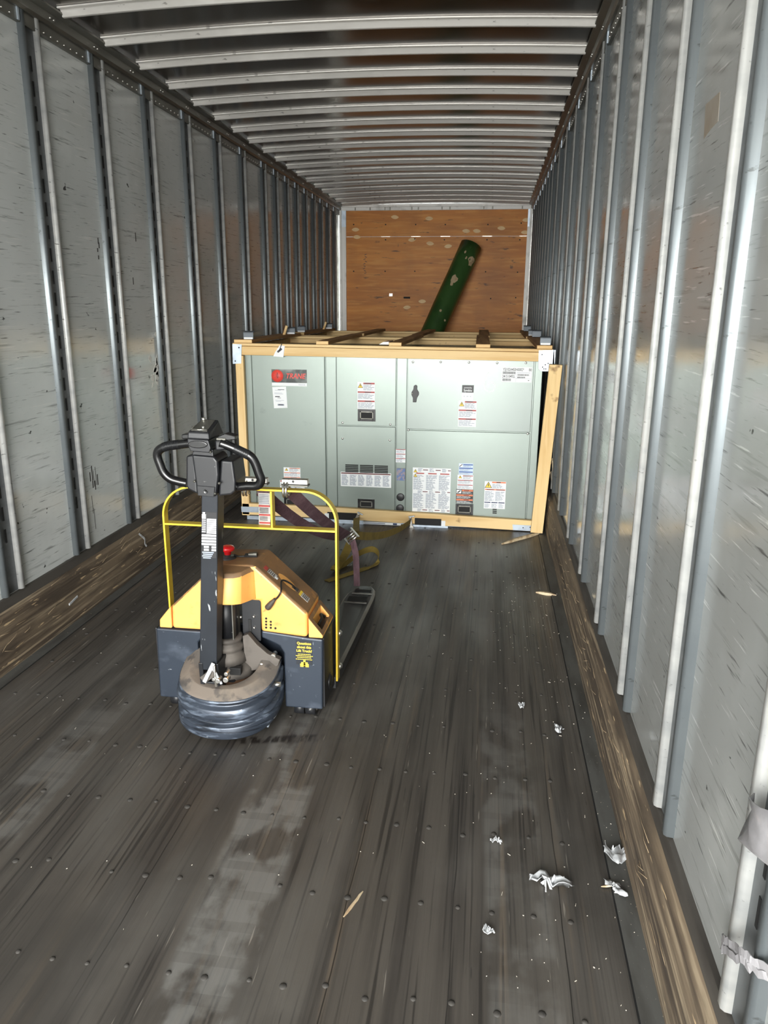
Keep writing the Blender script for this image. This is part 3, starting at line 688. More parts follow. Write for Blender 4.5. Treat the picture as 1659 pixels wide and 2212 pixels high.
# round plugs on the centre post
for (px, py) in ((865, 1074), (864, 1098)):
    c = at(px, py, YF-.01); m = K('labblack'); m.lathe((c.x, YF-.007, c.z), [(.030, .002), (.030, -.004), (.026, -.007), (0, -.007)], 24, 'y'); m.build('knockout_plug', unit)
m, r = sheet((857, 1012, 875, 1038), 'meshsticker'); m.build('mesh_sticker', unit, label='small blue woven looking sticker')
# wide six column label
m, r = sheet((736, 1021, 845, 1052))
bar(m, 'dkred', r, .01, .99, .04, .12)
for k in range(6): wlines(m, 'ltext', *sub(r, .02+k*.163, .155+k*.163, .17, .92), 9, .55, 20+k, .25)
m.build('warning_label', unit, label='wide white six column warning label under the louvres')
# large label
m, r = sheet((891, 1011, 973, 1106))
for v in (.04, .53, .95):
    for u in (.27, .60, .92): bar(m, 'dkred', r, u, u+.13 if u < .9 else .995, v, v+.018)
    for u in (.14, .44, .77): wlines(m, 'ltext', *sub(r, u, u+.12, v-.02 if v > .1 else .01, min(v+.05, .995)), 4, .5, int(u*100))
for k in range(3):
    bar(m, 'redbar', r, .09+k*.315, .30+k*.33, .115, .14)
    wlines(m, 'ltext', *sub(r, .02+k*.335, .31+k*.335, .16, .5), 16, .5, 30+k, .4)
    wlines(m, 'ltext', *sub(r, .02+k*.335, .31+k*.335, .58, .92), 15, .5, 40+k, .4)
tri(m, r[0]+.02, r[3]-.025, .026); tri(m, r[0]+.02, r[3]-.058, .026)
m.build('warning_label', unit, label='large white three column instruction label')
# blue label
m, r = sheet((991, 1001, 1022, 1026), 'ltblue')
for v in (.07, .38, .70): bar(m, 'bluebar', r, .3 if v < .1 else .03, .98, v, v+.09); wlines(m, 'ltext', *sub(r, .32 if v < .1 else .05, .95, v+.11, v+.27), 3, .4, int(v*90))
m.mat('paper').box(*sub(r, .03, .26, .06, .32)[0:2], YL-.001, YL, *sub(r, .03, .26, .06, .32)[2:4])
a = sub(r, .05, .24, .08, .30); m.mat('dtext').obox(((a[0]+a[1])/2, YL-.0012, (a[2]+a[3])/2), ((1, 0, .9), (0, 1, 0), (-.9, 0, 1)), (.03, .0008, .005))
m.build('notice_label', unit, label='pale blue notice label')
# orange and black label
m, r = sheet((985, 1057, 1022, 1087), 'labblack')
for i, v in enumerate((.03, .37, .70)):
    bar(m, 'orbar', r, .34 if i == 0 else .02, .98, v, v+.11); bar(m, 'dkred', r, .45, .75, v+.03, v+.08, .0015)
    wlines(m, 'paper', *sub(r, .36 if i == 0 else .04, .96, v+.13, v+.3), 4, .35, 60+i)
a = sub(r, .03, .3, .05, .3); m.mat('paper').box(a[0], a[1], YL-.001, YL, a[2], a[3])
m.mat('labblack').obox(((a[0]+a[1])/2, YL-.0014, (a[2]+a[3])/2), ((1, 0, .8), (0, 1, 0), (-.8, 0, 1)), (.028, .0008, .008))
m.build('warning_label', unit, label='black label with orange stripes above the low handle')
# electrical hazard label
m, r = sheet((1046, 1040, 1092, 1099))
a = sub(r, .03, .32, .03, .25); tri(m, (a[0]+a[1])/2, (a[2]+a[3])/2, min(a[1]-a[0], a[3]-a[2])*1.05)
bar(m, 'orbar', r, .34, .99, .01, .06); bar(m, 'dtext', r, .55, .75, .02, .05, .0015)
wlines(m, 'ltext', *sub(r, .36, .97, .09, .26), 6, .5, 70)
bar(m, 'orbar', r, .02, .98, .28, .32); bar(m, 'dkred', r, .1, .45, .29, .315, .0015); bar(m, 'dkred', r, .55, .95, .29, .315, .0015)
wlines(m, 'ltext', *sub(r, .03, .47, .36, .72), 12, .5, 71); wlines(m, 'ltext', *sub(r, .52, .97, .36, .72), 12, .5, 72)
for k in range(3): bar(m, 'dkblue', r, .02+.33*k, .31+.33*k, .755, .79); wlines(m, 'ltext', *sub(r, .03+.33*k, .29+.33*k, .82, .97), 5, .45, 75+k)
m.build('warning_label', unit, label='white high voltage label with large yellow triangle')
# base channel
m = K('galv').box(.31, 2.45, YF-.03, YF+.05, .004, .05).box(.31, 2.45, 6.79, 6.84, .004, .05).box(.31, .36, YF+.05, 6.79, .004, .05).box(2.40, 2.45, YF+.05, 6.79, .004, .05)
unit_base = m.build('base_channel', unit)

# ================================================================== CRATE
YC = 5.398                                                            # front faces of the crate boards
def board(name, pts, Y0, Y1, parent, k='wood', bevel=.003, label=None):
    """a board whose front outline is given by four picture points on the crate front"""
    P = [at(*p, Y0) for p in pts]
    return K(k).prism([(p.x, p.z) for p in P], 'y', Y0, Y1).build(name, parent, bevel=bevel, label=label)
crate = thing('wooden_crate', (1.375, YC, 0), 'front open pine crate with a torn paper tag on its top rail', 'crate', 'slatted crates in the trailer')
top_rail = K('wood').prism([(.235, 1.240), (2.512, 1.226), (2.512, 1.288), (.235, 1.302)], 'y', YC+.005, YC+.05).build('top_rail', crate, bevel=.003)
ledger = K('wood').prism([(.232, 1.305), (2.515, 1.291), (2.515, 1.310), (.232, 1.324)], 'y', YC, YC+.09).build('top_lath', crate, bevel=.002)
rear = K('wood').box(.24, 2.51, 6.86, 6.90, 1.235, 1.30).build('top_rail', crate, bevel=.003)
rear2 = K('wood').box(.24, 2.51, 6.80, 6.90, 1.302, 1.322).build('top_lath', crate, bevel=.002)
for x in (.24, 2.47): K('wood').box(x, x+.04, YC+.09, 6.86, 1.25, 1.30).build('side_rail', crate, bevel=.003)
bottom = K('wood').prism([(.25, .036), (.9, .034), (2.512, .002), (2.512, .082), (1.6, .106), (.9, .124), (.25, .125)], 'y', YC, YC+.04).build('bottom_rail', crate, bevel=.003)
K('wood').box(.25, 2.51, 6.86, 6.90, .01, .12).build('bottom_rail', crate, bevel=.003)
K('woodv').box(.248, .308, YC, YC+.04, .03, 1.235).build('corner_post', crate, bevel=.003)
for x in (.25, 2.455): K('woodv').box(x, x+.055, 6.86, 6.90, .12, 1.235).build('corner_post', crate, bevel=.003)
for x0, w_, sk in ((.235, .135, .0), (.845, .09, .0), (1.372, .09, .03), (1.985, .10, -.02), (2.405, .105, .0)):
    zt = 1.324-.006*(x0-.23)
    y1 = 6.90
    m = K('wooddark')
    m.hexa([(x0, YC+.03, zt), (x0+w_, YC+.03, zt), (x0+w_+sk, y1, 1.324), (x0+sk, y1, 1.324), (x0, YC+.03, zt+.024), (x0+w_, YC+.03, zt+.024), (x0+w_+sk, y1, 1.348), (x0+sk, y1, 1.348)])
    m.mat('wood').box(x0+.001, x0+w_-.001, YC+.0285, YC+.031, zt+.001, zt+.023)
    m.build('top_slat', crate, bevel=.002)
def clip(x, y, z, par, h=.05, lip=True):
    m = K('galvd').box(x, x+.075, y, y+.004, z, z+h); m.box(x, x+.075, y, y+.05, z, z+.004)
    m.obox((x+.0375, y+.02, z+h), ((1,0,0),(0,1,.3),(0,-.3,1)), (.075, .045, .004))
    if lip: m.mat('paper').box(x+.004, x+.071, y-.004, y+.0, z, z+.014)
    return m.build('corner_bracket', par, bevel=.002)
clip(.30, YC+.05, 1.35, crate); clip(2.425, YC+.05, 1.337, crate); clip(.33, 6.55, 1.35, crate); clip(2.43, 6.6, 1.347, crate, lip=False)
K('wood').obox((.345, 6.45, 1.375), ((1, 0, -.35), (0, 1, 0), (.35, 0, 1)), (.02, .02, .10)).build('stake', crate)
# metal corner plates
P = [at(*p, YC-.003) for p in ((1164, 757), (1197, 756), (1198, 798), (1190, 802), (1169, 802), (1163, 796))]
m = K('galv').prism([(min(p.x, 2.53), p.z) for p in P], 'y', YC-.004, YC); m.box(2.515, 2.53, YC-.004, YC+.09, P[2].z+.02, P[1].z)
m.mat('labblack')
for p in ((1171, 766), (1184, 785), (1178, 788), (1172, 793), (1175, 797), (1179, 797)): c = at(*p, YC-.005); m.lathe((c.x, YC-.004, c.z), [(.005, .001), (.004, -.002), (0, -.003)], 8, 'y')
m.build('corner_plate', crate)
P = [at(*p, YC-.003) for p in ((502, 743), (522, 744), (521, 785), (503, 786))]
m = K('galv').prism([(p.x, p.z) for p in P], 'y', YC-.004, YC); m.mat('labblack')
for p in ((516, 751), (508, 780)): c = at(*p, YC-.005); m.lathe((c.x, YC-.004, c.z), [(.006, .001), (.005, -.002), (0, -.003)], 8, 'y')
m.build('corner_plate', crate)
P = [at(*p, YC-.003) for p in ((1107, 1133), (1165, 1136), (1165, 1148), (1108, 1145))]
m = K('galv').prism([(p.x, max(p.z, .004)) for p in P], 'y', YC-.006, YC); m.mat('labblack')
for p in ((1130, 1140), (1145, 1139), (1156, 1141), (1150, 1145)): c = at(*p, YC-.006); m.lathe((c.x, YC-.006, c.z), [(.005, .001), (.004, -.002), (0, -.003)], 8, 'y')
m.build('corner_plate', crate)
P = [at(*p, YC-.003) for p in ((521, 1094), (560, 1095), (560, 1107), (522, 1106))]
K('galv').prism([(p.x, p.z) for p in P], 'y', YC-.005, YC).build('corner_plate', crate)
# steel skid and fork pockets
m = K('galv').box(.29, 1.0, YC-.008, YC+.02, .002, .03); m.build('skid_plate', crate)
for (a, b) in (((707, 1106), (771, 1124)), ((896, 1119), (953, 1136))):
    p, q = at(*a, YC-.004), at(*b, YC-.004); z0 = max(q.z, .008)
    m = K('black').box(p.x, q.x, YC-.004, YC+.02, z0, p.z)
    m.mat('galv').box(p.x-.02, q.x+.05, YC-.007, YC+.01, .001, z0)
    m.mat('paper').box(q.x, q.x+.03, YC-.006, YC+.01, z0, p.z-.012) if a[0] > 800 else m.mat('paper').box(p.x-.02, p.x+.012, YC-.006, YC+.01, z0, p.z-.01)
    m.build('fork_pocket', crate)
p, q = at(775, 1124, YC-.004), at(866, 1133, YC-.004)
m = K('paper').box(p.x, q.x, YC-.004, YC+.006, .004, .022); m.mat('ltext').box(p.x+.04, p.x+.20, YC-.0052, YC-.003, .009, .017); m.mat('dkblue').box(q.x-.06, q.x-.03, YC-.0052, YC-.003, .006, .02); m.build('base_label', crate, label='white strip label on the base')
# torn paper tag
P = [at(*p, YC-.004) for p in ((604, 746), (615, 747), (612, 772), (590, 770), (594, 761))]
m = K('paper').prism([(p.x, p.z) for p in P], 'y', YC-.003, YC+.006); c = at(604, 757, YC-.004); m.mat('dtext').obox((c.x, YC-.004, c.z), ((1, 0, .8), (0, 1, 0), (-.8, 0, 1)), (.04, .002, .014))
c = at(606, 750, YC-.004); m.obox((c.x, YC-.004, c.z), ((1, 0, 2.5), (0, 1, 0), (-2.5, 0, 1)), (.05, .002, .006)); m.build('paper_tag', crate, label='torn white paper tag on the top rail')
# film caught under the slat
m = K('film').prism([(1.30, 1.326), (1.37, 1.326), (1.37, 1.345), (1.33, 1.343)], 'y', YC+.04, YC+.3).build('film_scrap', crate)

# second crate and unit right behind -------------------------------------------------
DY = 1.62
crate2 = copy_tree(crate); crate2.location = (crate.location.x-.005, crate.location.y+DY, .0)
crate2['label'] = 'second slatted crate standing behind the front crate'
for ch in list(crate2.children):
    if ch.name.split('.')[0] in ('paper_tag', 'fork_pocket', 'base_label', 'film_scrap', 'corner_plate', 'skid_plate'): bpy.data.objects.remove(ch)
unit2 = unit.copy(); COL.objects.link(unit2); unit2.location = (unit.location.x-.005, unit.location.y+DY, 0)
unit2['label'] = 'second air conditioner inside the crate behind'
for ch in (unit_cab, unit_base):
    c = ch.copy(); COL.objects.link(c); c.parent = unit2
unit['group'] = 'crated air conditioners'; unit2['group'] = 'crated air conditioners'

# loose broken upright leaning at the crate's right corner -----------------------------
bt = [at(1146, 1142, 5.345), at(1172, 1147, 5.345)]; tp = [at(1188, 787, 5.26), at(1213, 788, 5.26)]
b0, b1 = (bt[0]+bt[1])/2, (tp[0]+tp[1])/2; b0.z = .004
ax = (b1-b0).normalized(); wv = Vector((1, 0, 0)); wv = (wv-ax*wv.dot(ax)).normalized(); nv = ax.cross(wv)
m = K('woodv'); wd = .085; th = .038
def cs(p, w_, t_): return [p+wv*w_/2+nv*t_/2, p-wv*w_/2+nv*t_/2, p-wv*w_/2-nv*t_/2, p+wv*w_/2-nv*t_/2]
b0 = b0+wv*0+Vector((0, 0, .012))
m.rings([cs(b0+(b1-b0)*t, wd, th) for t in (0, .3, .6, 1.0)], smooth=False)
m.mat('splinter')
for t, dx in ((.42, .055), (.44, .050), (.36, .052)):
    p = b0+(b1-b0)*t; m.tube([p+wv*.04, p+wv*dx+Vector((0, 0, .03)), p+wv*(dx+.008)+Vector((0, 0, -.04))], [.004, .003, .001], 5)
o = m.build('wooden_board', bevel=.003); recentre(o, b0)
tag(o, 'broken pine upright leaning at the right corner of the front crate', 'board')

# green tube ------------------------------------------------------------------------------
ta, tb = Vector((.66, 9.75, .10)), Vector((1.75, 10.50, 2.375))
A0 = at(936, 712, 10.05); A1 = at(1018, 531, 10.48)
dr = (A1-A0).normalized(); t = (A0.z-.002-.142*math.sqrt(1-dr.z**2))/dr.z; base = A0-dr*t
tube = thing('cardboard_tube', (base.x, base.y, 0), 'thick green wrapped tube leaning against the plywood bulkhead', 'tube')
rt = .142; n1 = dr.cross(Vector((0, 1, 0))).normalized(); n2 = dr.cross(n1)
def tr_(p, r, a): return p + (n1*math.cos(a)+n2*math.sin(a))*r
rings = []
L = (A1-base).length
for k in range(13):
    p = base + dr*L*k/12
    rings.append([tr_(p, rt*(1+.012*math.sin(k*1.7+a_*.8)), 2*math.pi*a_/28) for a_ in range(28)])
m = K('tube'); m.rings(rings, True, False)
rin = [[tr_(base+dr*(L-.0), rt*.93, 2*math.pi*a_/28) for a_ in range(28)], [tr_(base+dr*(L-.5), rt*.93, 2*math.pi*a_/28) for a_ in range(28)]]
m.rings([rings[-1], rin[0]], True, False, False)
m.rings([rings[0], [tr_(base, rt*.9, 2*math.pi*a_/28) for a_ in range(28)]], True, False, False)
m.mat('tubein').rings(rin, True, False); m.build('tube_body', tube, merge=True)
def tubespot(px, py, w_, h_, seed):
    d = ray(px, py); o_ = CAM; w0 = o_-base; a_ = d.dot(d); 
    dd = d-dr*d.dot(dr); ww = w0-dr*w0.dot(dr)
    A_, B_, C_ = dd.dot(dd), 2*dd.dot(ww), ww.dot(ww)-(rt*1.012)**2
    disc = B_*B_-4*A_*C_
    if disc < 0: return
    t_ = (-B_-math.sqrt(disc))/(2*A_); p = o_+d*t_
    s0 = (p-base).dot(dr); q = p-base-dr*s0; a0 = math.atan2(q.dot(n2), q.dot(n1)); rg = random.Random(seed)
    m = K('tubepatch'); n = 14; vs = []; c = m.v(base+dr*s0+(n1*math.cos(a0)+n2*math.sin(a0))*rt*1.02)
    for k in range(n):
        u = 2*math.pi*k/n; r_ = rg.uniform(.75, 1.2); da = math.cos(u)*w_/2*r_/rt; ds = math.sin(u)*h_/2*r_
        vs.append(m.v(base+dr*(s0+ds)+(n1*math.cos(a0+da)+n2*math.sin(a0+da))*rt*1.018))
    for k in range(n): m.face([c, vs[k], vs[(k+1)%n]])
    m.build('torn_patch', tube, label='bare tan patch where the wrap is torn')
tubespot(1018, 564, .10, .13, 1); tubespot(981, 603, .08, .12, 2); tubespot(976, 612, .04, .08, 7); tubespot(1005, 544, .025, .04, 3); tubespot(952, 671, .03, .04, 4); tubespot(1007, 557, .02, .04, 5); tubespot(961, 692, .03, .03, 6)

# ================================================================== PALLET JACK
JY = 2.62
jack = thing('pallet_jack', (1.150, JY, 0), 'yellow and dark blue electric pallet jack with black steering handle', 'pallet jack')
# chassis ----------------------------------------------------------------------------------
m = K('navy')
m.prism([(.810, .048), (.985, .048), (.985, .30), (1.03, .348), (.815, .350)], 'y', JY, JY+.24)
m.prism([(1.247, .368), (1.247, .34), (1.318, .31), (1.334, .28), (1.334, .046), (1.484, .046), (1.490, .347), (1.43, .350)], 'y', JY, JY+.24)
m.box(.985, 1.372, JY+.10, JY+.24, .06, .35)
m.build('chassis', jack, bevel=.006)
K('matblack').box(.803, .811, JY+.015, JY+.25, .05, .345).build('side_plate', jack, bevel=.003)
m = K('matblack').box(1.484, 1.492, JY+.015, JY+.25, .05, .345)
m.lathe((1.492, 2.74, .11), [(.034, -.002), (.034, .003), (.022, .004), (.022, .001), (0, .001)], 20, 'x')
m.build('side_plate', jack, bevel=.003)
m = K('steel'); c = at(593, 1413, JY); m.cyl((c.x, JY-.022, c.z), (c.x, JY+.01, c.z), .010, 12)
m.build('stop_bolt', jack)
# caster wheels below the front corners
for x0, x1 in ((.845, .885), (.905, .935), (1.365, 1.405), (1.41, 1.45)):
    m = K('matblack'); m.cyl((x0, JY+.045, .029), (x1, JY+.045, .029), .029, 20); m.mat('steel').cyl((x0-.004, JY+.045, .029), (x1+.004, JY+.045, .029), .012, 12)
    m.build('caster_wheel', jack)
# sticker with lettering -------------------------------------------------------------------
c0, c1 = at(639, 1383, JY), at(675, 1437, JY)
YS = JY-.0015
m = K('darkarm').box(c0.x, c1.x, YS, JY+.002, c1.z, c0.z-.0)
cx = (at(657, 1390, JY).x)
m.mat('yel')
for txt, py, hh, ww in (('Questions', 1390.5, .0105, .056), ('about this', 1398.5, .0105, .056), ('Lift Truck?', 1406.5, .0105, .061)):
    z = at(657, py, JY).z; m.text(txt, cx, YS-.0006, z-hh*.3, hh, ww, bold=.025)
for k, (py, ww) in enumerate(((1413, .05), (1416.5, .068), (1420, .058), (1424, .068))):
    z = at(657, py, JY).z; x = cx-ww/2
    rg = random.Random(k)
    while x < cx+ww/2-.003:
        d = min(rg.uniform(.004, .011), cx+ww/2-x); m.box(x, x+d, YS-.0008, YS, z-.0013, z+.0013); x += d+.0014
zc = at(657, 1433, JY).z
m.box(cx-.004, cx+.004, YS-.001, YS, zc-.014, zc+.016); m.box(cx-.013, cx+.013, YS-.001, YS, zc+.0, zc+.006); m.box(cx-.017, cx+.017, YS-.001, YS, zc-.008, zc-.001); m.box(cx-.017, cx+.017, YS-.001, YS, zc-.014, zc-.0095)
m.build('sticker', jack, label='dark sticker with yellow lettering')
# cover -------------------------------------------------------------------------------------
YR = 2.835
XC = 1.157
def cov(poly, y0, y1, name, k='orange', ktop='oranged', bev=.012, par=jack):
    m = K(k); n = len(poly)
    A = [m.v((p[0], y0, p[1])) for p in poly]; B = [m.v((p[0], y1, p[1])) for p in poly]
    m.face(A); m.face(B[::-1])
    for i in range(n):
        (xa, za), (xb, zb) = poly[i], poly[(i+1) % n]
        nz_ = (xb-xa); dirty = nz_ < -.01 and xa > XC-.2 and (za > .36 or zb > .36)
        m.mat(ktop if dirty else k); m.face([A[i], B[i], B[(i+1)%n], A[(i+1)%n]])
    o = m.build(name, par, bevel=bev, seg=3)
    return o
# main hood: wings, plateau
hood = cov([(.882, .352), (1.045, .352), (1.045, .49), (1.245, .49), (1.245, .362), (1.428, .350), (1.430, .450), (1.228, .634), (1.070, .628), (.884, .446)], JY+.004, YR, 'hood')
# forward bulge over the drive motor with its flares
m = K('orange'); xs0 = 1.148
out = [(1.035, 2.66), (1.055, 2.60), (1.070, 2.545), (1.090, 2.517), (1.135, 2.508), (1.175, 2.515), (1.200, 2.535), (1.213, 2.575), (1.222, 2.61), (1.242, 2.645), (1.242, 2.68), (1.035, 2.68)]
bot = [(x, y, .515-.02*(y-2.5)/.15) for x, y in out]; top = [(x*.96+XC*.04, y+.02*(1 if y < 2.6 else 0), .612) for x, y in out]; top2 = [(x*.9+XC*.1, y+.03, .628) for x, y in out]
m.rings([bot, top], smooth=True, cap=False); m.mat('oranged').rings([top, top2], smooth=True, cap=False)
m.face([m.v(p) for p in top2]); m.mat('orange').face([m.v(p) for p in bot][::-1])
m.build('motor_cowl', jack, bevel=.004, merge=True)
# side pockets left and right
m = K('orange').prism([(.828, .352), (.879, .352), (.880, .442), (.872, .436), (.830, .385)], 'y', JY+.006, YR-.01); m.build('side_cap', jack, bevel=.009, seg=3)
m = MB(); m.mat('orange'); y0, y1 = JY+.006, YR-.005
xa, xb, za, zb = 1.433, 1.489, .432, .362
def slope(u, v, d=0): 
    x = xa+(xb-xa)*u; z = za+(zb-za)*u; nrm = Vector((za-zb, 0, xb-xa)).normalized(); return Vector((x, y0+(y1-y0)*v, z))-nrm*d
O = [slope(0,0), slope(1,0), slope(1,1), slope(0,1)]; I = [slope(.2,.16), slope(.82,.16), slope(.82,.84), slope(.2,.84)]; D = [Vector((p.x, p.y, .365)) for p in (slope(.2,.16), slope(.82,.16), slope(.82,.84), slope(.2,.84))]
B = [Vector((1.433, y0, .350)), Vector((1.489, y0, .350)), Vector((1.489, y1, .350)), Vector((1.433, y1, .350))]
vo, vi, vd, vb = [[m.v(p) for p in q] for q in (O, I, D, B)]
m.mat('oranged')
for i in range(4): m.face([vo[i], vo[(i+1)%4], vi[(i+1)%4], vi[i]])
m.mat('orange')
for i in range(4): m.face([vi[i], vi[(i+1)%4], vd[(i+1)%4], vd[i]]); m.face([vb[i], vb[(i+1)%4], vo[(i+1)%4], vo[i]])
m.mat('labblack').face(vd); m.mat('orange').face(vb[::-1])
cap = m.build('side_cap', jack, bevel=.004)
m = K('cord').tube(smoothpath([(1.455, 2.70, .372), (1.462, 2.73, .388), (1.452, 2.76, .392), (1.465, 2.78, .374)], 5), .006, 6).build('stowed_cable', cap)
# vent holes on the right wing
m = K('black')
for px, py in ((575, 1336), (575, 1342.5), (575, 1349), (575, 1355.5), (585, 1343), (585, 1349.5), (585, 1356), (595, 1357)):
    c = at(px, py, JY+.004); m.lathe((c.x, JY+.0035, c.z), [(.0045, .001), (.0045, -.0006), (0, -.0007)], 12, 'y')
m.build('vent_holes', hood)
# grip recess, labels and cord on the right slope
sa, sb = Vector((1.228, 0, .632)), Vector((1.430, 0, .450)); sn = Vector((.200, 0, .202)).normalized(); sd = (sb-sa).normalized()
def onslope(u, y, h=0): p = sa+(sb-sa)*u; return Vector((p.x, y, p.z))+sn*h
def slopequad(m, u0, u1, ya, yb, h): 
    q = [onslope(u0, ya, h), onslope(u1, ya, h), onslope(u1, yb, h), onslope(u0, yb, h)]; r_ = [onslope(u0, ya, h-.003), onslope(u1, ya, h-.003), onslope(u1, yb, h-.003), onslope(u0, yb, h-.003)]
    m.hexa(r_+q)
m = K('orange'); 
n = 16; rim = []; inn = []; bt_ = []
for k in range(n):
    a_ = 2*math.pi*k/n; u = .52+.22*math.cos(a_); yv = 2.715+.032*math.sin(a_)
    rim.append(onslope(u, yv, .0015)); inn.append(onslope(.52+.19*math.cos(a_), 2.715+.026*math.sin(a_), .0012)); 
m.mat('oranged').rings([rim, inn], True, False, False)
m.mat('orange'); vv = [m.v(p) for p in inn]; m.face(vv)
m.mat('labblack'); slopequad(m, .60, .71, 2.705, 2.73, .0022)
m.build('grip_recess', hood)
m = K('tag'); slopequad(m, .10, .34, 2.66, 2.695, .0012); m.mat('redbar'); slopequad(m, .11, .17, 2.662, 2.693, .0018); m.mat('dtext')
for k in range(4): slopequad(m, .20+k*.03, .212+k*.03, 2.664, 2.69, .0018)
m.mat('paper'); slopequad(m, .32, .37, 2.668, 2.682, .0018)
m.build('caution_sticker', hood, label='worn red and white caution sticker')
m = K('tag'); slopequad(m, .74, .92, 2.70, 2.74, .0012); m.mat('yel'); slopequad(m, .74, .78, 2.70, 2.74, .0018); m.mat('dtext')
for k in range(4): slopequad(m, .81+k*.025, .82+k*.025, 2.703, 2.736, .0018)
m.build('caution_sticker', hood, label='worn yellow and white caution sticker')
p0 = onslope(.60, 2.715, 0); hk = onslope(.42, 2.64, .01)
P = smoothpath([onslope(.65, 2.715, .002), onslope(.55, 2.69, .016), onslope(.42, 2.655, .018), at(607, 1277, 2.607), at(600, 1290, 2.608), at(594, 1295, 2.609)], 6)
m = K('cord').tube(P, .0036, 8)
a_, b_ = at(594, 1294, 2.609), at(577, 1314, 2.611); d_ = (b_-a_)
m.mat('plug').tube([a_, a_+d_*.25, a_+d_*.45, a_+d_*.9, b_], [.006, .008, .011, .013, .011], 10)
m.mat('brass')
for s_ in (-1, 1):
    q = b_+Vector((.006*s_, 0, .003*s_)); m.obox(q+d_.normalized()*.008, (d_, (0,1,0), d_.cross(Vector((0,1,0)))), (.02, .006, .0016))
m.build('power_cord', jack)
# plateau: key socket, emergency button
zt = .632
ec = Vector((1.094, 2.71, zt)); 
m = K('labblack').lathe((ec.x, ec.y, zt-.004), [(.034, 0), (.034, .006), (.012, .008), (.012, .024), (0, .024)], 20)
m.mat('red').lathe((ec.x, ec.y, zt+.012), [(.0, 0), (.013, 0), (.014, .012), (.026, .018), (.028, .026), (.024, .033), (.012, .036), (0, .036)], 24)
m.build('emergency_button', jack, label='red mushroom emergency stop button')
m = K('cord').tube(smoothpath([(1.115, 2.725, zt+.006), (1.14, 2.715, zt+.004), (1.165, 2.722, zt+.005), (1.185, 2.728, zt+.007)], 5), .0035, 7)
m.mat('rail').obox((1.19, 2.73, zt+.010), ((1, .1, .1), (-.1, 1, 0), (0, 0, 1)), (.032, .02, .013)); m.mat('glossblack').obox((1.183, 2.73, zt+.006), ((1, .1, 0), (-.1, 1, 0), (0, 0, 1)), (.05, .026, .008))
m.build('key_switch', jack)
# drive column and bracket
m = K('matblack').cyl((1.115, 2.60, .33), (1.115, 2.60, .53), .043, 24)
m.mat('rail').box(1.152, 1.156, 2.56, 2.64, .34, .52)
m.mat('cast').lathe((1.115, 2.60, .25), [(.075, 0), (.07, .03), (.058, .04), (.058, .05), (.064, .052), (.064, .07), (.055, .074), (.055, .085), (.06, .088), (.06, .1), (.05, .104)], 28)
m.build('drive_motor', jack)
m = K('matblack').prism([(1.168, .30), (1.240, .32), (1.246, .50), (1.235, .525), (1.205, .53), (1.168, .50)], 'y', JY+.012, JY+.020)
m.mat('black'); c0 = at(540, 1352, JY+.01); m.box(c0.x-.006, c0.x+.006, JY+.009, JY+.013, c0.z-.028, c0.z+.028)
m.mat('steel')
for p in ((520, 1333), (548, 1332), (549, 1356)): c = at(*p, JY+.01); m.lathe((c.x, JY+.012, c.z), [(.006, .001), (.005, -.006), (0, -.007)], 10, 'y')
m.build('motor_bracket', jack, bevel=.002)
# bumper skirt around the drive wheel
CX, CY = 1.128, 2.595
def skirt():
    m = MB(); na = 44; rows_out = []
    prof_ = [(.0, -.004, 'skirt'), (.06, .0, 'skirt'), (.26, .001, 'skirt'), (.40, -.001, 'skirt'), (.46, -.019, 'skirt'), (.52, -.018, 'skirt'), (.60, -.001, 'skirt'), (.72, .001, 'skirt'), (.80, -.004, 'skirt'), (.85, -.020, 'skirt'), (.89, -.020, 'skirt'), (.93, -.007, 'skirt'), (.97, -.012, 'skirt'), (1.0, -.022, 'dust')]
    secs = []
    for i in range(na+1):
        th = R(-104+208*i/na); s_ = (abs(th)/R(104))**2
        ry = .205*(1-.0*s_); rx = .203
        zb = .018+.075*s_; zt_ = .180+.07*s_; zi = zt_+.026
        dx, dy = math.sin(th), -math.cos(th); se = (abs(dx)**2.7+abs(dy)**2.7)**(-1/2.7); rx = .203*(1+(se-1)*.62); ry = rx; g_ = .10*(1-s_)**2
        ring = [(CX+dx*(rx+o_), CY+dy*(ry+o_), zb+(zt_-zb)*(f_-g_*math.sin(math.pi*f_))) for f_, o_, _ in prof_]
        ring += [(CX+dx*(rx-.05), CY+dy*(ry-.05), zi-.002), (CX+dx*.125, CY+dy*.125, zi), (CX+dx*.119, CY+dy*.119, zi-.004), (CX+dx*.118, CY+dy*.118, zi-.05), (CX+dx*.133, CY+dy*.133, zb+.02)]
        secs.append(ring)
    V = [[m.v(p) for p in r_] for r_ in secs]; nr = len(V[0]); nd = len(prof_)-2
    for a_, b_ in zip(V, V[1:]):
        for j in range(nr):
            m.mat('dust' if nd <= j <= nd+3 else 'skirt'); m.face([a_[j], b_[j], b_[(j+1)%nr], a_[(j+1)%nr]], True)
    m.mat('skirt'); m.face(V[0]); m.face(V[-1][::-1])
    return m.build('bumper_skirt', jack, bevel=.003)
sk = skirt()
m = K('steel'); c = at(598, 1478, 2.55); m.cyl((c.x-.012, 2.548, c.z), (c.x+.016, 2.552, c.z), .010, 12); m.build('skirt_bolt', sk)
m = K('galv').obox(at(580, 1562, 2.50), ((.3, 0, 1), (1, 0, -.3), (0, 1, 0)), (.035, .012, .012)); m.build('skirt_pin', sk, bevel=.004)
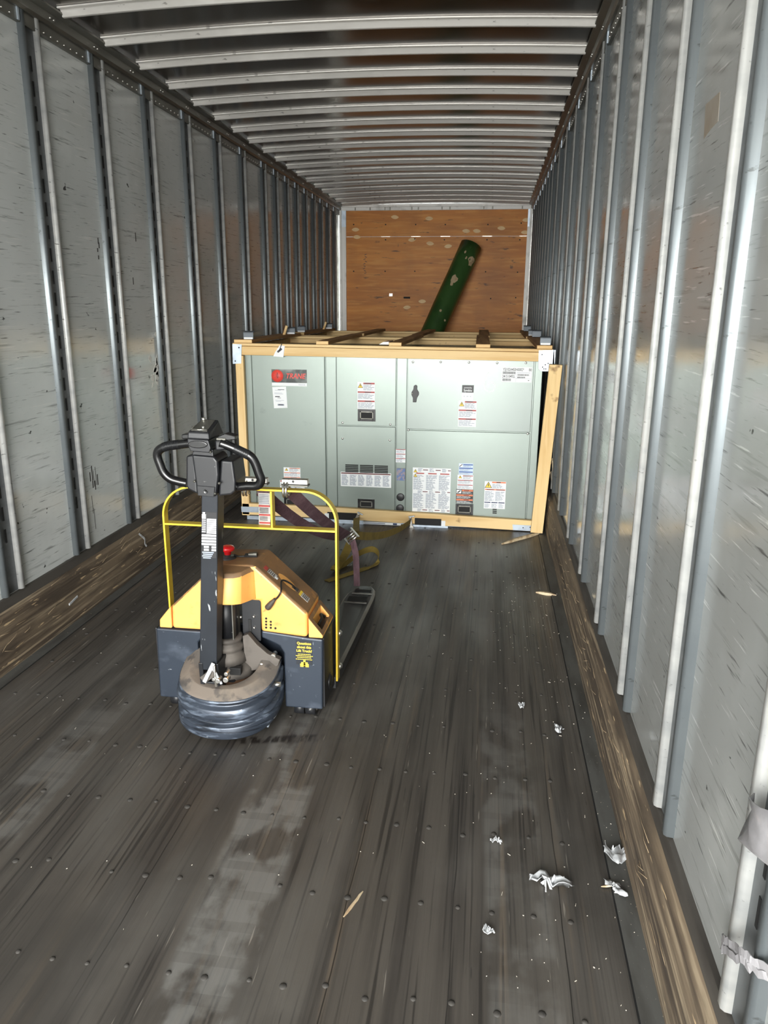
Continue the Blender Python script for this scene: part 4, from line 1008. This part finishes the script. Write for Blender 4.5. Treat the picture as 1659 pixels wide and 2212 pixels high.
# turret: ring, casting, gusset, wheel
m = K('rustp').lathe((CX-.01, CY-.025, .165), [(.118, 0), (.125, .012), (.118, .024), (0, .026)], 36); m.build('turret_plate', jack)
m = K('cast').lathe((CX+.0, CY+.02, .19), [(.085, 0), (.083, .03), (.07, .045), (.05, .06), (0, .06)], 28)
m.prism([(1.185, .20), (1.315, .235), (1.325, .262), (1.275, .285), (1.235, .32), (1.20, .362), (1.178, .352)], 'y', CY-.0, CY+.03)
m.mat('black').obox((1.165, CY-.055, .235), ((1, 0, 0), (0, 1, .3), (0, 0, 1)), (.045, .02, .03))
m.mat('steel').lathe((1.255, CY-.012, .245), [(.010, .002), (.009, -.008), (0, -.009)], 10, 'y')
m.build('turret_casting', jack, bevel=.006)
m = K('matblack').cyl((CX-.035, CY-.01, .105), (CX+.035, CY-.01, .105), .105, 32); m.build('drive_wheel', jack, bevel=.006)
# tiller arm
def quadY(y, pts): return [(p[0], y, p[1]) for p in pts]
yb0, yb1, yt0, yt1 = 2.455, 2.515, 2.43, 2.50
AB0, AB1, AT0, AT1 = at(431, 1420, 2.455), at(468, 1420, 2.455), at(435, 1078, 2.43), at(470, 1078, 2.43)
def ak(z): return (z-AB0.z)/(AT0.z-AB0.z)
def ay(z): return yb0+(yt0-yb0)*ak(z)
def ax0(z): return AB0.x+(AT0.x-AB0.x)*ak(z)
def ax1(z): return AB1.x+(AT1.x-AB1.x)*ak(z)
m = K('darkarm'); rings = []
for k in range(6):
    z = .27+(.975-.27)*k/5; y1_ = yb1+(yt1-yb1)*ak(z)
    rings.append([(ax0(z), ay(z), z), (ax1(z), ay(z), z), (ax1(z), y1_, z), (ax0(z), y1_, z)])
m.rings(rings, smooth=False)
arm = m.build('tiller_arm', jack, bevel=.003)
def armrect(m, u0, u1, z0, z1, d):
    def P(u, z, dd): return (ax0(z)+(ax1(z)-ax0(z))*u, ay(z)-dd, z)
    m.hexa([P(u0, z0, d), P(u1, z0, d), P(u1, z0, d-.002), P(u0, z0, d-.002), P(u0, z1, d), P(u1, z1, d), P(u1, z1, d-.002), P(u0, z1, d-.002)])
def za_(py): return at(460, py, 2.44).z
m = K('labblack'); armrect(m, .05, .95, za_(1205), za_(1105), .001)
m.mat('paper')
rg = random.Random(2)
for k in range(8): armrect(m, .36, .93, za_(1119.5+4.2*k+3.0), za_(1119.5+4.2*k), .0018); armrect(m, .06, .30, za_(1117+4.2*k+3.0), za_(1117+4.2*k+1.0), .0018)
for k in range(6): armrect(m, .06 if k < 4 else .2, .93, za_(1154+6.3*k+4.3), za_(1154+6.3*k), .0018)
m.mat('labblack'); armrect(m, .5, .66, za_(1190), za_(1179), .0024); armrect(m, .06, .2, za_(1190), za_(1182), .0024)
m.mat('ltext')
for k in range(4): armrect(m, .1+.05*k % .1, .8-.06*k, za_(1194.5+4*k), za_(1192+4*k), .0018)
m.mat('paper'); armrect(m, .10, .24, za_(1115), za_(1105.5), .0018); armrect(m, .05, .3, za_(1113), za_(1110.5), .0020); armrect(m, .05, .3, za_(1117), za_(1114.5), .0020)
m.build('data_plate', arm, label='black and white data plate')
# hinge at its foot
m = K('matblack'); 
for x in (1.052, 1.112): m.prism([(2.452, .30), (2.46, .205), (2.52, .19), (2.56, .235), (2.545, .30)], 'x', x, x+.016)
m.box(1.06, 1.135, 2.47, 2.54, .185, .215)
m.mat('cast'); m.obox((1.09, 2.462, .25), ((1, 0, .8), (0, 1, 0), (-.8, 0, 1)), (.07, .02, .03))
m.mat('film'); m.obox((1.095, 2.442, .268), ((.5, 0, 1), (0, 1, 0), (-1, 0, .5)), (.09, .006, .015)); m.obox((1.125, 2.441, .262), ((-.5, 0, 1), (0, 1, 0), (1, 0, .5)), (.08, .006, .010))
m.mat('steel')
for p, r_ in (((471, 1470), .010), ((462, 1467), .007), ((488, 1468), .011), ((489, 1455), .008)): c = at(*p, 2.435); m.cyl((c.x, 2.428, c.z), (c.x, 2.46, c.z), r_, 10)
m.cyl((1.122, 2.440, .215), (1.118, 2.440, .30), .0055, 8)
m.build('tiller_hinge', jack, bevel=.002)
# control head
YH = 2.385
head = None
def hp(px, py, Y=2.40): p = at(px, py, Y); return (p.x, p.z)
m = K('matblack')
m.prism([hp(402, 985), hp(421, 982), hp(428, 1068), hp(407, 1058), hp(402, 1050)], 'y', YH+.012, YH+.11)
m.prism([hp(477, 994), hp(503, 996), hp(509, 1040), hp(508, 1062), hp(500, 1069), hp(472, 1072)], 'y', YH+.012, YH+.13)
m.prism([hp(418, 980), hp(466, 984), hp(474, 994), hp(476, 1025), hp(470, 1071), hp(430, 1068)], 'y', YH-.004, YH+.11)
head = m.build('control_head', jack, bevel=.008, seg=3, label='black control head')
m = K('matblack').prism([hp(431, 1046), hp(469, 1049), hp(467, 1070), hp(433, 1067)], 'y', YH-.009, YH+.01)
c = hp(450, 1058); m.mat('glossblack').lathe((c[0], YH-.009, c[1]), [(.008, .001), (.008, -.002), (.006, -.001), (0, -.001)], 20, 'y'); m.build('horn_panel', head, bevel=.003)
m = K('matblack').prism([hp(418, 968), hp(462, 970), hp(464, 990), hp(418, 988)], 'y', YH+.004, YH+.09)
m.prism([hp(411, 945), hp(456, 948), hp(461, 966), hp(458, 975), hp(418, 972), hp(412, 958)], 'y', YH-.012, YH+.10)
m.mat('glossblack'); c = hp(434, 957)
ring = [(c[0]+.034*math.cos(2*math.pi*k/24), c[1]+.013*math.sin(2*math.pi*k/24)) for k in range(24)]
m.prism(ring, 'y', YH-.016, YH-.010)
m.build('neck', head, bevel=.006, seg=3)
# display box with bright frame
a0, a1 = hp(411, 945), hp(456, 948)
m = K('matblack'); x0, x1 = a0[0], a1[0]+.004; z0 = a0[1]
m.hexa([(x0, YH-.014, z0), (x1, YH-.014, z0-.002), (x1+.008, YH+.11, z0+.0), (x0+.004, YH+.11, z0), (x0+.002, YH-.010, z0+.024), (x1-.002, YH-.010, z0+.022), (x1-.006, YH+.10, z0+.050), (x0+.012, YH+.10, z0+.052)])
disp = m.build('display', head, bevel=.005, seg=2)
def dq(u, v, h=0): 
    p = Vector((x0+.002, YH-.010, z0+.024)); q = Vector((x1-.002, YH-.010, z0+.022)); r_ = Vector((x1-.006, YH+.10, z0+.050)); s_ = Vector((x0+.012, YH+.10, z0+.052))
    return (p*(1-u)+q*u)*(1-v)+(s_*(1-u)+r_*u)*v+Vector((0, -.25, 1)).normalized()*h
m = K('rail'); m.hexa([dq(.1, .1, -.002), dq(.88, .1, -.002), dq(.85, .9, -.002), dq(.12, .9, -.002), dq(.1, .1, .002), dq(.88, .1, .002), dq(.85, .9, .002), dq(.12, .9, .002)])
m.mat('steel').tube([dq(.12, .12, .004), dq(.5, .10, .004), dq(.86, .14, .004)], .002, 6).tube([dq(.12, .12, .004), dq(.1, .35, .004)], .002, 6)
m.lathe(dq(.58, .3, .0), [(.006, 0), (.006, .006), (0, .008)], 10); m.lathe(dq(.22, .85, 0), [(.007, 0), (.007, .01), (0, .012)], 10)
m.build('key_pad', disp)
# butterfly levers
m = K('glossblack').prism([hp(393, 938), hp(410, 937), hp(411, 947), hp(394, 948)], 'y', YH+.01, YH+.05); m.build('throttle_lever', head, bevel=.003)
m = K('glossblack').prism([hp(468, 944), hp(484, 937), hp(507, 943), hp(507, 951), hp(485, 952), hp(470, 952)], 'y', YH+.02, YH+.06)
m.mat('rail').prism([hp(466, 946), hp(487, 947), hp(487, 952), hp(466, 951)], 'y', YH+.015, YH+.03); m.build('throttle_lever', head, bevel=.003)
m = K('matblack').prism([hp(464, 951), hp(486, 951), hp(487, 972), hp(466, 974)], 'y', YH+.01, YH+.09); m.build('lever_hub', head, bevel=.006)
for p in ((420, 972), (459, 974), (425, 1037), (478, 1041), (469, 1063)): c = hp(*p); K('rail').lathe((c[0], YH-.006, c[1]), [(.0045, .006), (.0045, -.002), (0, -.004)], 10, 'y').build('screw', head)
# loops
def loop(pts, dy):
    P = []
    for i, p in enumerate(pts): P.append(at(p[0], p[1], 2.405+dy*i/(len(pts)-1)))
    return smoothpath(P, 5)
Lp = loop(((413, 957), (387, 960), (360, 964), (344, 972), (340, 984), (346, 1003), (354, 1021), (368, 1034), (386, 1040), (405, 1044)), .02)
m = K('glossblack').tube(Lp, .0155, 14); m.mat('matblack')
for k in range(14): p = Lp[5+k//2]; q = Lp[6+k//2]; c = p+(q-p)*(.5*(k % 2)); d_ = (q-p).normalized(); m.tube([c-d_*.0012, c+d_*.0012], .0163, 14)
m.build('grip_loop', head)
Rp = loop(((476, 957), (498, 965), (522, 976), (541, 986), (551, 1000), (559, 1022), (564, 1037), (556, 1049), (535, 1050), (506, 1053)), .03)
m = K('glossblack').tube(Rp, .0155, 14); m.mat('matblack')
for k in range(14): p = Rp[7+k//2]; q = Rp[8+k//2]; c = p+(q-p)*(.5*(k % 2)); d_ = (q-p).normalized(); m.tube([c-d_*.0012, c+d_*.0012], .0163, 14)
m.build('grip_loop', head)
# load guard: bent flat bar
GY = 2.83
pts = [(.806, .20), (.806, .50)]
gx0, gx1, gz = .792, 1.508, .884; r_ = .125
P = [(gx0, .34)] + [(gx0, .6)]
P += [(gx0+r_-r_*math.cos(R(a_)), gz-r_+r_*math.sin(R(a_))) for a_ in range(0, 91, 9)]
P += [(1.157, gz+.001)]
P += [(gx1-r_+r_*math.sin(R(a_)), gz-r_+r_*math.cos(R(a_))) for a_ in range(0, 91, 9)]
P += [(gx1-.001, .5), (gx1-.003, .072)]
m = K('guard').ribbon([(x, GY, z) for x, z in P], .040, .008, (0, 1, 0))
guard = m.build('load_guard', jack, bevel=.001, label='yellow flat bar load guard')
m = K('guard').box(gx0+.004, gx1-.004, GY-.02, GY+.02, .722, .730); m.build('cross_bar', guard, bevel=.001)
m = K('guard').box(1.243, 1.251, GY-.02, GY+.02, .730, .880); m.build('centre_strut', guard, bevel=.001)
for py in (1371, 1444): c = atx(731, py, 1.512); K('steel').lathe((1.511, GY+.005, c.z), [(.013, 0), (.013, .008), (.008, .009), (.008, .013), (0, .013)], 6, 'x').build('guard_bolt', guard)
# forks
def fork(x0, x1, skew):
    y0, y1 = YR-.01, 3.95; m = K('fork'); SK = lambda y: skew*(y-y0)/(y1-y0)
    def half(t_): return 1.0
    ye = y1-.085
    out = [(x0, y0), (x1, y0), (x1, ye-.17), (x1-.004, ye-.08), (x1-.018, ye+.01), (x1-.045, ye+.07), ((x0+x1)/2, y1), (x0+.045, ye+.07), (x0+.018, ye+.01), (x0+.004, ye-.08), (x0, ye-.17)]
    zt_ = lambda y: .090 if y < ye-.1 else .090-.02*(y-ye+.1)/.185
    n_ = len(out); cxm = (x0+x1)/2
    A = [m.v((x+SK(y), y, zt_(y)-.012)) for x, y in out]; T = [m.v((cxm+(x-cxm)*.84+SK(y), y if y < 3 else y-.012, zt_(y))) for x, y in out]; Bq = [m.v((x+SK(y), y, .030 if y < ye-.1 else .045)) for x, y in out]
    for i in range(n_):
        j = (i+1) % n_
        m.mat('forkedge').face([A[i], A[j], T[j], T[i]]); m.mat('fork').face([Bq[i], Bq[j], A[j], A[i]])
    m.mat('fork').face(T); m.face(Bq[::-1])
    fk = m.build('fork', jack, bevel=.002)
    for (ya, yb, d0, d1, zz) in ((ye-.205, ye-.145, .031, .035, .0908), (ye-.07, ye-.035, .045, .031, .0895)):
        m = K('black'); s1 = SK(ya); m.box(x0+d0+s1, x1-d1+s1, ya, yb, zz-.0035, zz); m.mat('forkedge').box(x0+d0-.012+s1, x1-d1+.012+s1, ya-.03, ya-.016, zz-.002, zz+.001)
        m.build('fork_slot', fk)
    m = K('matblack'); m.cyl((cxm-.045+SK(ye), ye-.11, .040), (cxm+.045+SK(ye), ye-.11, .040), .0398, 20); m.build('load_roller', fk)
fork(.815, .975, .034); fork(1.335, 1.497, .034)

# ================================================================== STRAPS
# maroon strap hooked over the guard, running to a buckle, its tail hanging to the fork tip
cz = GY
strap = thing('cargo_strap', (1.36, 3.90, .09), 'maroon cargo strap hooked over the yellow guard of the pallet jack', 'strap')
BK = at(757, 1158, 3.90)
def wdir(a_, b_, pref): 
    t_ = (Vector(b_)-Vector(a_)).normalized(); p = Vector(pref); return (p-t_*p.dot(t_)).normalized()
a1 = at(640, 1072, GY+.03); a1b = at(600, 1078, GY+.04)
s1 = Vector((1.315, GY+.035, .868)); s2 = Vector((1.19, GY+.035, .868))
def band(m, a_, b_, w_, pref, sag=.02):
    a_, b_ = Vector(a_), Vector(b_); pts = [a_+(b_-a_)*t_+Vector((0, 0, -sag*4*t_*(1-t_))) for t_ in [i/8 for i in range(9)]]
    m.ribbon(pts, w_, .0028, pref)
m = K('maroon'); band(m, s1, BK+Vector((-.012, -.03, .012)), .052, (.75, .2, .75)); band(m, s2, BK+Vector((-.03, -.03, .0)), .050, (.75, .2, .75), .05)
m.build('webbing', strap)
tl = smoothpath([BK+Vector((.01, .0, -.02)), at(768, 1195, 3.90), at(770, 1230, 3.90), at(771, 1266, 3.90)], 5)
m = K('maroon').ribbon(tl, .034, .0028, [(1, .1, 0)]*len(tl)); m.build('webbing_tail', strap)
# hooks over the bar
for sx_ in (1.305, 1.185 - .045):
    m = K('steel'); 
    pts = [Vector((sx_, GY+.028*math.cos(R(a_)), .884+.030*math.sin(R(a_)))) for a_ in range(-60, 241, 20)]
    for dx in (-.006, .006): m.tube([p+Vector((dx, 0, 0)) for p in pts], .005, 8)
    m.mat('steel').obox((sx_+.035, GY+.01, .918), ((1, 0, 0), (0, 1, 0), (0, 0, 1)), (.105, .03, .020)); m.mat('rail').box(sx_-.02, sx_+.09, GY-.01, GY+.03, .900, .907)
    m.mat('labblack'); m.cyl((sx_+.03, GY-.006, .92), (sx_+.03, GY+.0, .92), .006, 8)
    m.build('track_hook', strap, bevel=.002)
# tag hanging from the bar
ta_ = at(571, 1076, GY+.026); tb_ = at(570, 1135, GY+.012)
m = K('maroon').obox((ta_.x, GY+.024, .871), ((1, 0, 0), (0, 1, 0), (0, 0, 1)), (.056, .004, .018)); m.mat('tag')
w_ = .048; P = [(ta_.x, GY+.024, .862), (ta_.x, GY+.026, .80), (tb_.x, GY+.022, tb_.z)]
m.ribbon(P, w_, .0015, (1, 0, 0))
def tagbar(k, v0, v1, u0=0, u1=1):
    z1 = .862-(.862-tb_.z)*v0; z0 = .862-(.862-tb_.z)*v1; xm = ta_.x
    m.mat(k).box(xm-w_/2+w_*u0, xm-w_/2+w_*u1, GY+.019, GY+.0225, z0, z1)
tagbar('redbar', .38, .43, .03, .97); tagbar('redbar', .66, .71, .03, .97); tagbar('redbar', .91, .96, .03, .97)
for k in range(6): tagbar('ltext', .05+k*.052, .07+k*.052, .08, .9)
for k in range(4): tagbar('dtext', .47+k*.045, .485+k*.045, .08, .85)
for k in range(3): tagbar('dtext', .75+k*.045, .765+k*.045, .08, .75)
m.build('warning_tag', strap, label='white and red warning tag')
# ladder buckle
bx_, by_ = Vector((.72, 0, .69)).normalized(), Vector((.3, 1, -.3)).normalized(); by_ = (by_-bx_*by_.dot(bx_)).normalized(); bz_ = bx_.cross(by_)
m = K('steel')
dn = Vector((.69, -.1, -.72)).normalized()
for k in range(4): c = BK+dn*(k*.014-.018); m.cyl(c-bx_*.036, c+bx_*.036, .0042, 8)
for s_ in (-1, 1): m.obox(BK+bx_*.034*s_, (dn, by_, bx_), (.066, .016, .005))
m.build('ladder_buckle', strap, label='steel ladder buckle')
# yellow strap from the crate's fork pockets, its slack on the floor
ys = thing('yellow_strap', (1.33, 4.5, 0), 'yellow cargo strap tied from the crate base with slack on the floor', 'strap')
e1 = Vector((1.145, 5.375, .055)); e2 = Vector((1.555, 5.375, .045)); bk2 = BK+Vector((.02, .04, -.005))
m = K('gold')
def twist(a_, b_, p0_, p1_, sag, n_=12):
    a_, b_ = Vector(a_), Vector(b_); pts, wd_ = [], []
    for i in range(n_+1):
        t_ = i/n_; pts.append(a_+(b_-a_)*t_+Vector((0, 0, -sag*4*t_*(1-t_)))); wd_.append(tuple(Vector(p0_)*(1-t_)+Vector(p1_)*t_))
    return pts, wd_
p_, w_ = twist(bk2, e1, (.8, .1, .4), (1, 0, .3), .03); m.ribbon(p_, .046, .0028, w_)
p_, w_ = twist(bk2, e2, (.0, .3, 1), (.2, 0, 1), .045); m.ribbon(p_, .046, .0028, w_)
m.build('webbing', ys)
sl = [BK+Vector((.0, .05, -.03)), Vector((1.30, 4.10, .20)), Vector((1.225, 4.26, .07)), Vector((1.19, 4.30, .030)), Vector((1.215, 4.38, .012)), Vector((1.30, 4.55, .05)), Vector((1.38, 4.60, .07)), Vector((1.43, 4.56, .05)), Vector((1.425, 4.48, .012)), Vector((1.36, 4.40, .004)), Vector((1.27, 4.28, .0035)), Vector((1.175, 4.155, .003))]
sp = smoothpath(sl, 6); wd_ = []
for i, p in enumerate(sp):
    t_ = i/(len(sp)-1)
    wd_.append((1, -.25, .1) if t_ < .2 else (.75, -.5, .55) if t_ < .35 else (.1, -.3, 1) if t_ < .7 else (.7, -.7, .25) if t_ < .8 else (.75, -.66, 0))
m = K('gold').ribbon(sp, .045, .003, wd_); m.build('webbing_tail', ys)
for e_, tilt in ((e1, .5), (e2, -.15)):
    m = K('steel'); d0 = Vector((tilt, 0, 1)).normalized(); d1 = Vector((1, 0, -tilt)).normalized()
    m.obox(e_+Vector((0, -.006, -.004)), (d0, d1, (0, 1, 0)), (.085, .020, .008)); m.cyl(e_+d0*.03+Vector((0, -.012, 0)), e_+d0*.03+Vector((0, .004, 0)), .007, 8)
    m.obox(e_-d0*.044+Vector((.0, -.008, .002)), (d1, d0, (0, 1, 0)), (.03, .012, .012)); m.mat('galv').obox(e_+d0*.04+Vector((.01, -.004, 0)), (d1, d0, (0, 1, 0)), (.045, .008, .01))
    m.build('strap_hook', ys, bevel=.0015)

# ================================================================== DEBRIS
def splinter(p, q, w_, th_, label, name='wood_splinter', k='splinter', group='wood splinters on the floor', zz=0.0):
    p, q = Vector(p), Vector(q); d_ = q-p; sd_ = Vector((0, 0, 1)).cross(d_).normalized(); n_ = 7; rg = random.Random(hash(label) % 1000 if False else len(label))
    m = K(k); rings = []
    for i in range(n_):
        t_ = i/(n_-1); c = p+d_*t_; ww = w_*(1-.75*abs(2*t_-1)**3)*rg.uniform(.75, 1.1); h_ = th_*(1-.5*abs(2*t_-1)**2)
        c = c+sd_*rg.uniform(-.1, .1)*w_
        rings.append([c+sd_*ww/2+Vector((0,0,zz)), c-sd_*ww/2+Vector((0,0,zz)), c-sd_*ww*.35+Vector((0, 0, zz+h_)), c+sd_*ww*.4+Vector((0, 0, zz+h_*.8))])
    m.rings(rings, smooth=False); o = m.build(name); recentre(o, p); return tag(o, label, 'splinter', group)
splinter(atz(1084, 1176), atz(1172, 1151), .035, .018, 'long wood splinter lying at the right foot of the front crate')
splinter(atz(1158, 1280), atz(1202, 1287), .032, .014, 'short broken wood piece beside the right scuff board')
splinter(atz(742, 1981), atz(784, 1926), .010, .005, 'thin pale wood splinter alone on the open floor')
splinter(atz(1298, 1918), atz(1328, 1916), .006, .004, 'thin curled sliver on the right floor edge strip', zz=.004)
splinter(atz(1175, 1240)+Vector((.33, 0, 0)), atz(1150, 1236)+Vector((.36, 0, 0)), .008, .004, 'small sliver against the right scuff board') if False else None
def scrap(c, w_, h_, seed, label, name='plastic_scrap', k='film', rot=0.0, cat='plastic scrap', rise=.03, zz=.0, group='shredded plastic on the floor'):
    """a crumpled, ragged shred of film with a few curled fingers"""
    rg = random.Random(seed); m = K(k); nx, ny = 8, 5; G = []
    for j in range(ny+1):
        row = []
        for i in range(nx+1):
            u, v = i/nx-.5, j/ny-.5
            rag = .55+.45*math.cos(u*math.pi)+rg.uniform(-.25, .25)
            x = u*w_+rg.uniform(-.06, .06)*w_; y = v*h_*max(rag, .15)+math.sin(u*5+seed)*h_*.3
            z = zz+.003+abs(math.sin(u*7+seed)*math.cos(v*5+seed*.7))*rise+rg.uniform(0, .25)*rise
            row.append(m.v((c.x+x*math.cos(rot)-y*math.sin(rot), c.y+x*math.sin(rot)+y*math.cos(rot), z)))
        G.append(row)
    for a_, b_ in zip(G, G[1:]):
        for i in range(nx): m.face([a_[i], a_[i+1], b_[i+1], b_[i]], True)
    for k_ in range(4):
        p = Vector((c.x+rg.uniform(-.3, .3)*w_, c.y+rg.uniform(-.3, .3)*h_, zz+.006)); d_ = Vector((rg.uniform(-1, 1), rg.uniform(-1, 1), 0))*w_*.35
        m.ribbon([p, p+d_*.5+Vector((0, 0, rise*.8)), p+d_+Vector((0, 0, .0))], w_*.07, .0012, (d_.y, -d_.x, .2))
    o = m.build(name, recalc=False); sm = o.modifiers.new('solid', 'SOLIDIFY'); sm.thickness = .0012; sm.offset = 1; recentre(o, (c.x, c.y, 0)); return tag(o, label, cat, group)
scrap(atz(1190, 1911), .115, .045, 3, 'largest crumpled white plastic shred on the open floor at lower right', rot=.1)
scrap(atz(1333, 1853), .075, .06, 5, 'crumpled clear plastic shred on the right floor edge strip', rise=.022, zz=.004)
scrap(atz(1071, 1821), .034, .018, 8, 'small white plastic shred left of the largest plastic shred', rise=.012)
scrap(atz(1126, 1528), .026, .03, 11, 'small white plastic shred farthest up the open floor', rise=.014)
scrap(atz(1206, 1578), .03, .05, 13, 'white fibrous plastic shred near the right scuff board', rise=.014, rot=.5)
scrap(atz(1053, 2013), .030, .022, 17, 'shiny white plastic shred lowest on the open floor', rise=.010, rot=-.7)
scrap(atz(1332, 1926), .04, .05, 19, 'twisted white plastic sliver at the right floor edge', rise=.012, zz=.004, rot=1.2)
# shred on the left scuff board and pale sliver
c = atx(157, 1297, .017); o = K('film').obox((0, 0, 0), ((0, 1, .15), (0, -.15, 1), (1, 0, 0)), (.085, .012, .006)).build('plastic_scrap', bevel=.002); o.location = (.021, c.y, c.z); tag(o, 'white plastic sliver stuck on the left wooden scuff board', 'plastic scrap')
c = atx(308, 1165, .017); o = K('film').ribbon(smoothpath([(0, -.05, .05), (.006, -.03, .03), (.01, .0, .0), (.004, .01, -.03), (.008, .02, -.05)], 4), .012, .002, (0, 1, .4)).build('plastic_scrap'); o.location = (.022, c.y, c.z); tag(o, 'crinkled clear plastic strip hanging on the left scuff board', 'plastic scrap')
# torn film wrapped on the nearest right posts
def film(pts, w_, name, label, k, dirs):
    sp_ = smoothpath(pts, 6); m = K(k); rg = random.Random(5)
    for off in (-.35, 0, .35):
        q = [p+Vector((-.004*abs(off)+rg.uniform(-.003, .0), rg.uniform(-.004, .004), off*w_+rg.uniform(-.004, .004))) for p in sp_]
        m.ribbon(q, w_*.5, .0015, dirs)
    o = m.build(name); recentre(o, sp_[0]); return tag(o, label, 'plastic film')
yn = PY[5]
film([(W+.016, yn-.13, .585), (W-.004, yn-.07, .55), (W-.012, yn-.04, .535), (W-.010, yn+.03, .485), (W-.004, yn+.07, .455), (W+.014, yn+.095, .425)], .026, 'plastic_film', 'torn clear film wrapped around the nearest right wall post near the floor', 'pfilm', (0, .2, 1))
o = K('pfilm'); G = []
rg = random.Random(12)
for j in range(6):
    row = []
    for i in range(6):
        u, v = i/5, j/5; ww = math.sin(math.pi*(.15+.75*v))
        row.append(o.v((W-.006-.02*math.sin(u*3.2)-.008*rg.random(), yn+.030-.17*u*ww+.015*(v-.5), .805-.095*v+.02*u+.006*rg.random())))
    G.append(row)
for a_, b_ in zip(G, G[1:]):
    for i in range(5): o.face([a_[i], a_[i+1], b_[i+1], b_[i]], True)
o = o.build('plastic_film', recalc=False); sm = o.modifiers.new('solid', 'SOLIDIFY'); sm.thickness = .002; recentre(o, (W, yn, .75)); tag(o, 'grey plastic scrap stuck on the nearest right wall post', 'plastic film')
# fine chips scattered on the floor
m = K('chips'); rg = random.Random(31)
for i in range(300):
    if rg.random() < .55: x = rg.gauss(2.35, .14); y = rg.uniform(1.1, 4.4)
    else: x = rg.uniform(.1, 2.5); y = rg.uniform(1.0, 4.8)
    if not (.09 < x < 2.53): continue
    if .78 < x < 1.52 and 2.36 < y < 3.9: continue
    z = .0045 if x > 2.487 else .0005
    a_ = rg.uniform(0, 3.14); L_ = rg.uniform(.0015, .004) if rg.random() < .9 else rg.uniform(.006, .016); w_ = rg.uniform(.0008, .0016)
    m.obox((x, y, z+.001), ((math.cos(a_), math.sin(a_), 0), (-math.sin(a_), math.cos(a_), 0), (0, 0, 1)), (L_, w_, .0016))
o = m.build('wood_chips'); o['kind'] = 'stuff'; tag(o, 'tiny pale wood and plastic chips scattered over the floor', 'debris')
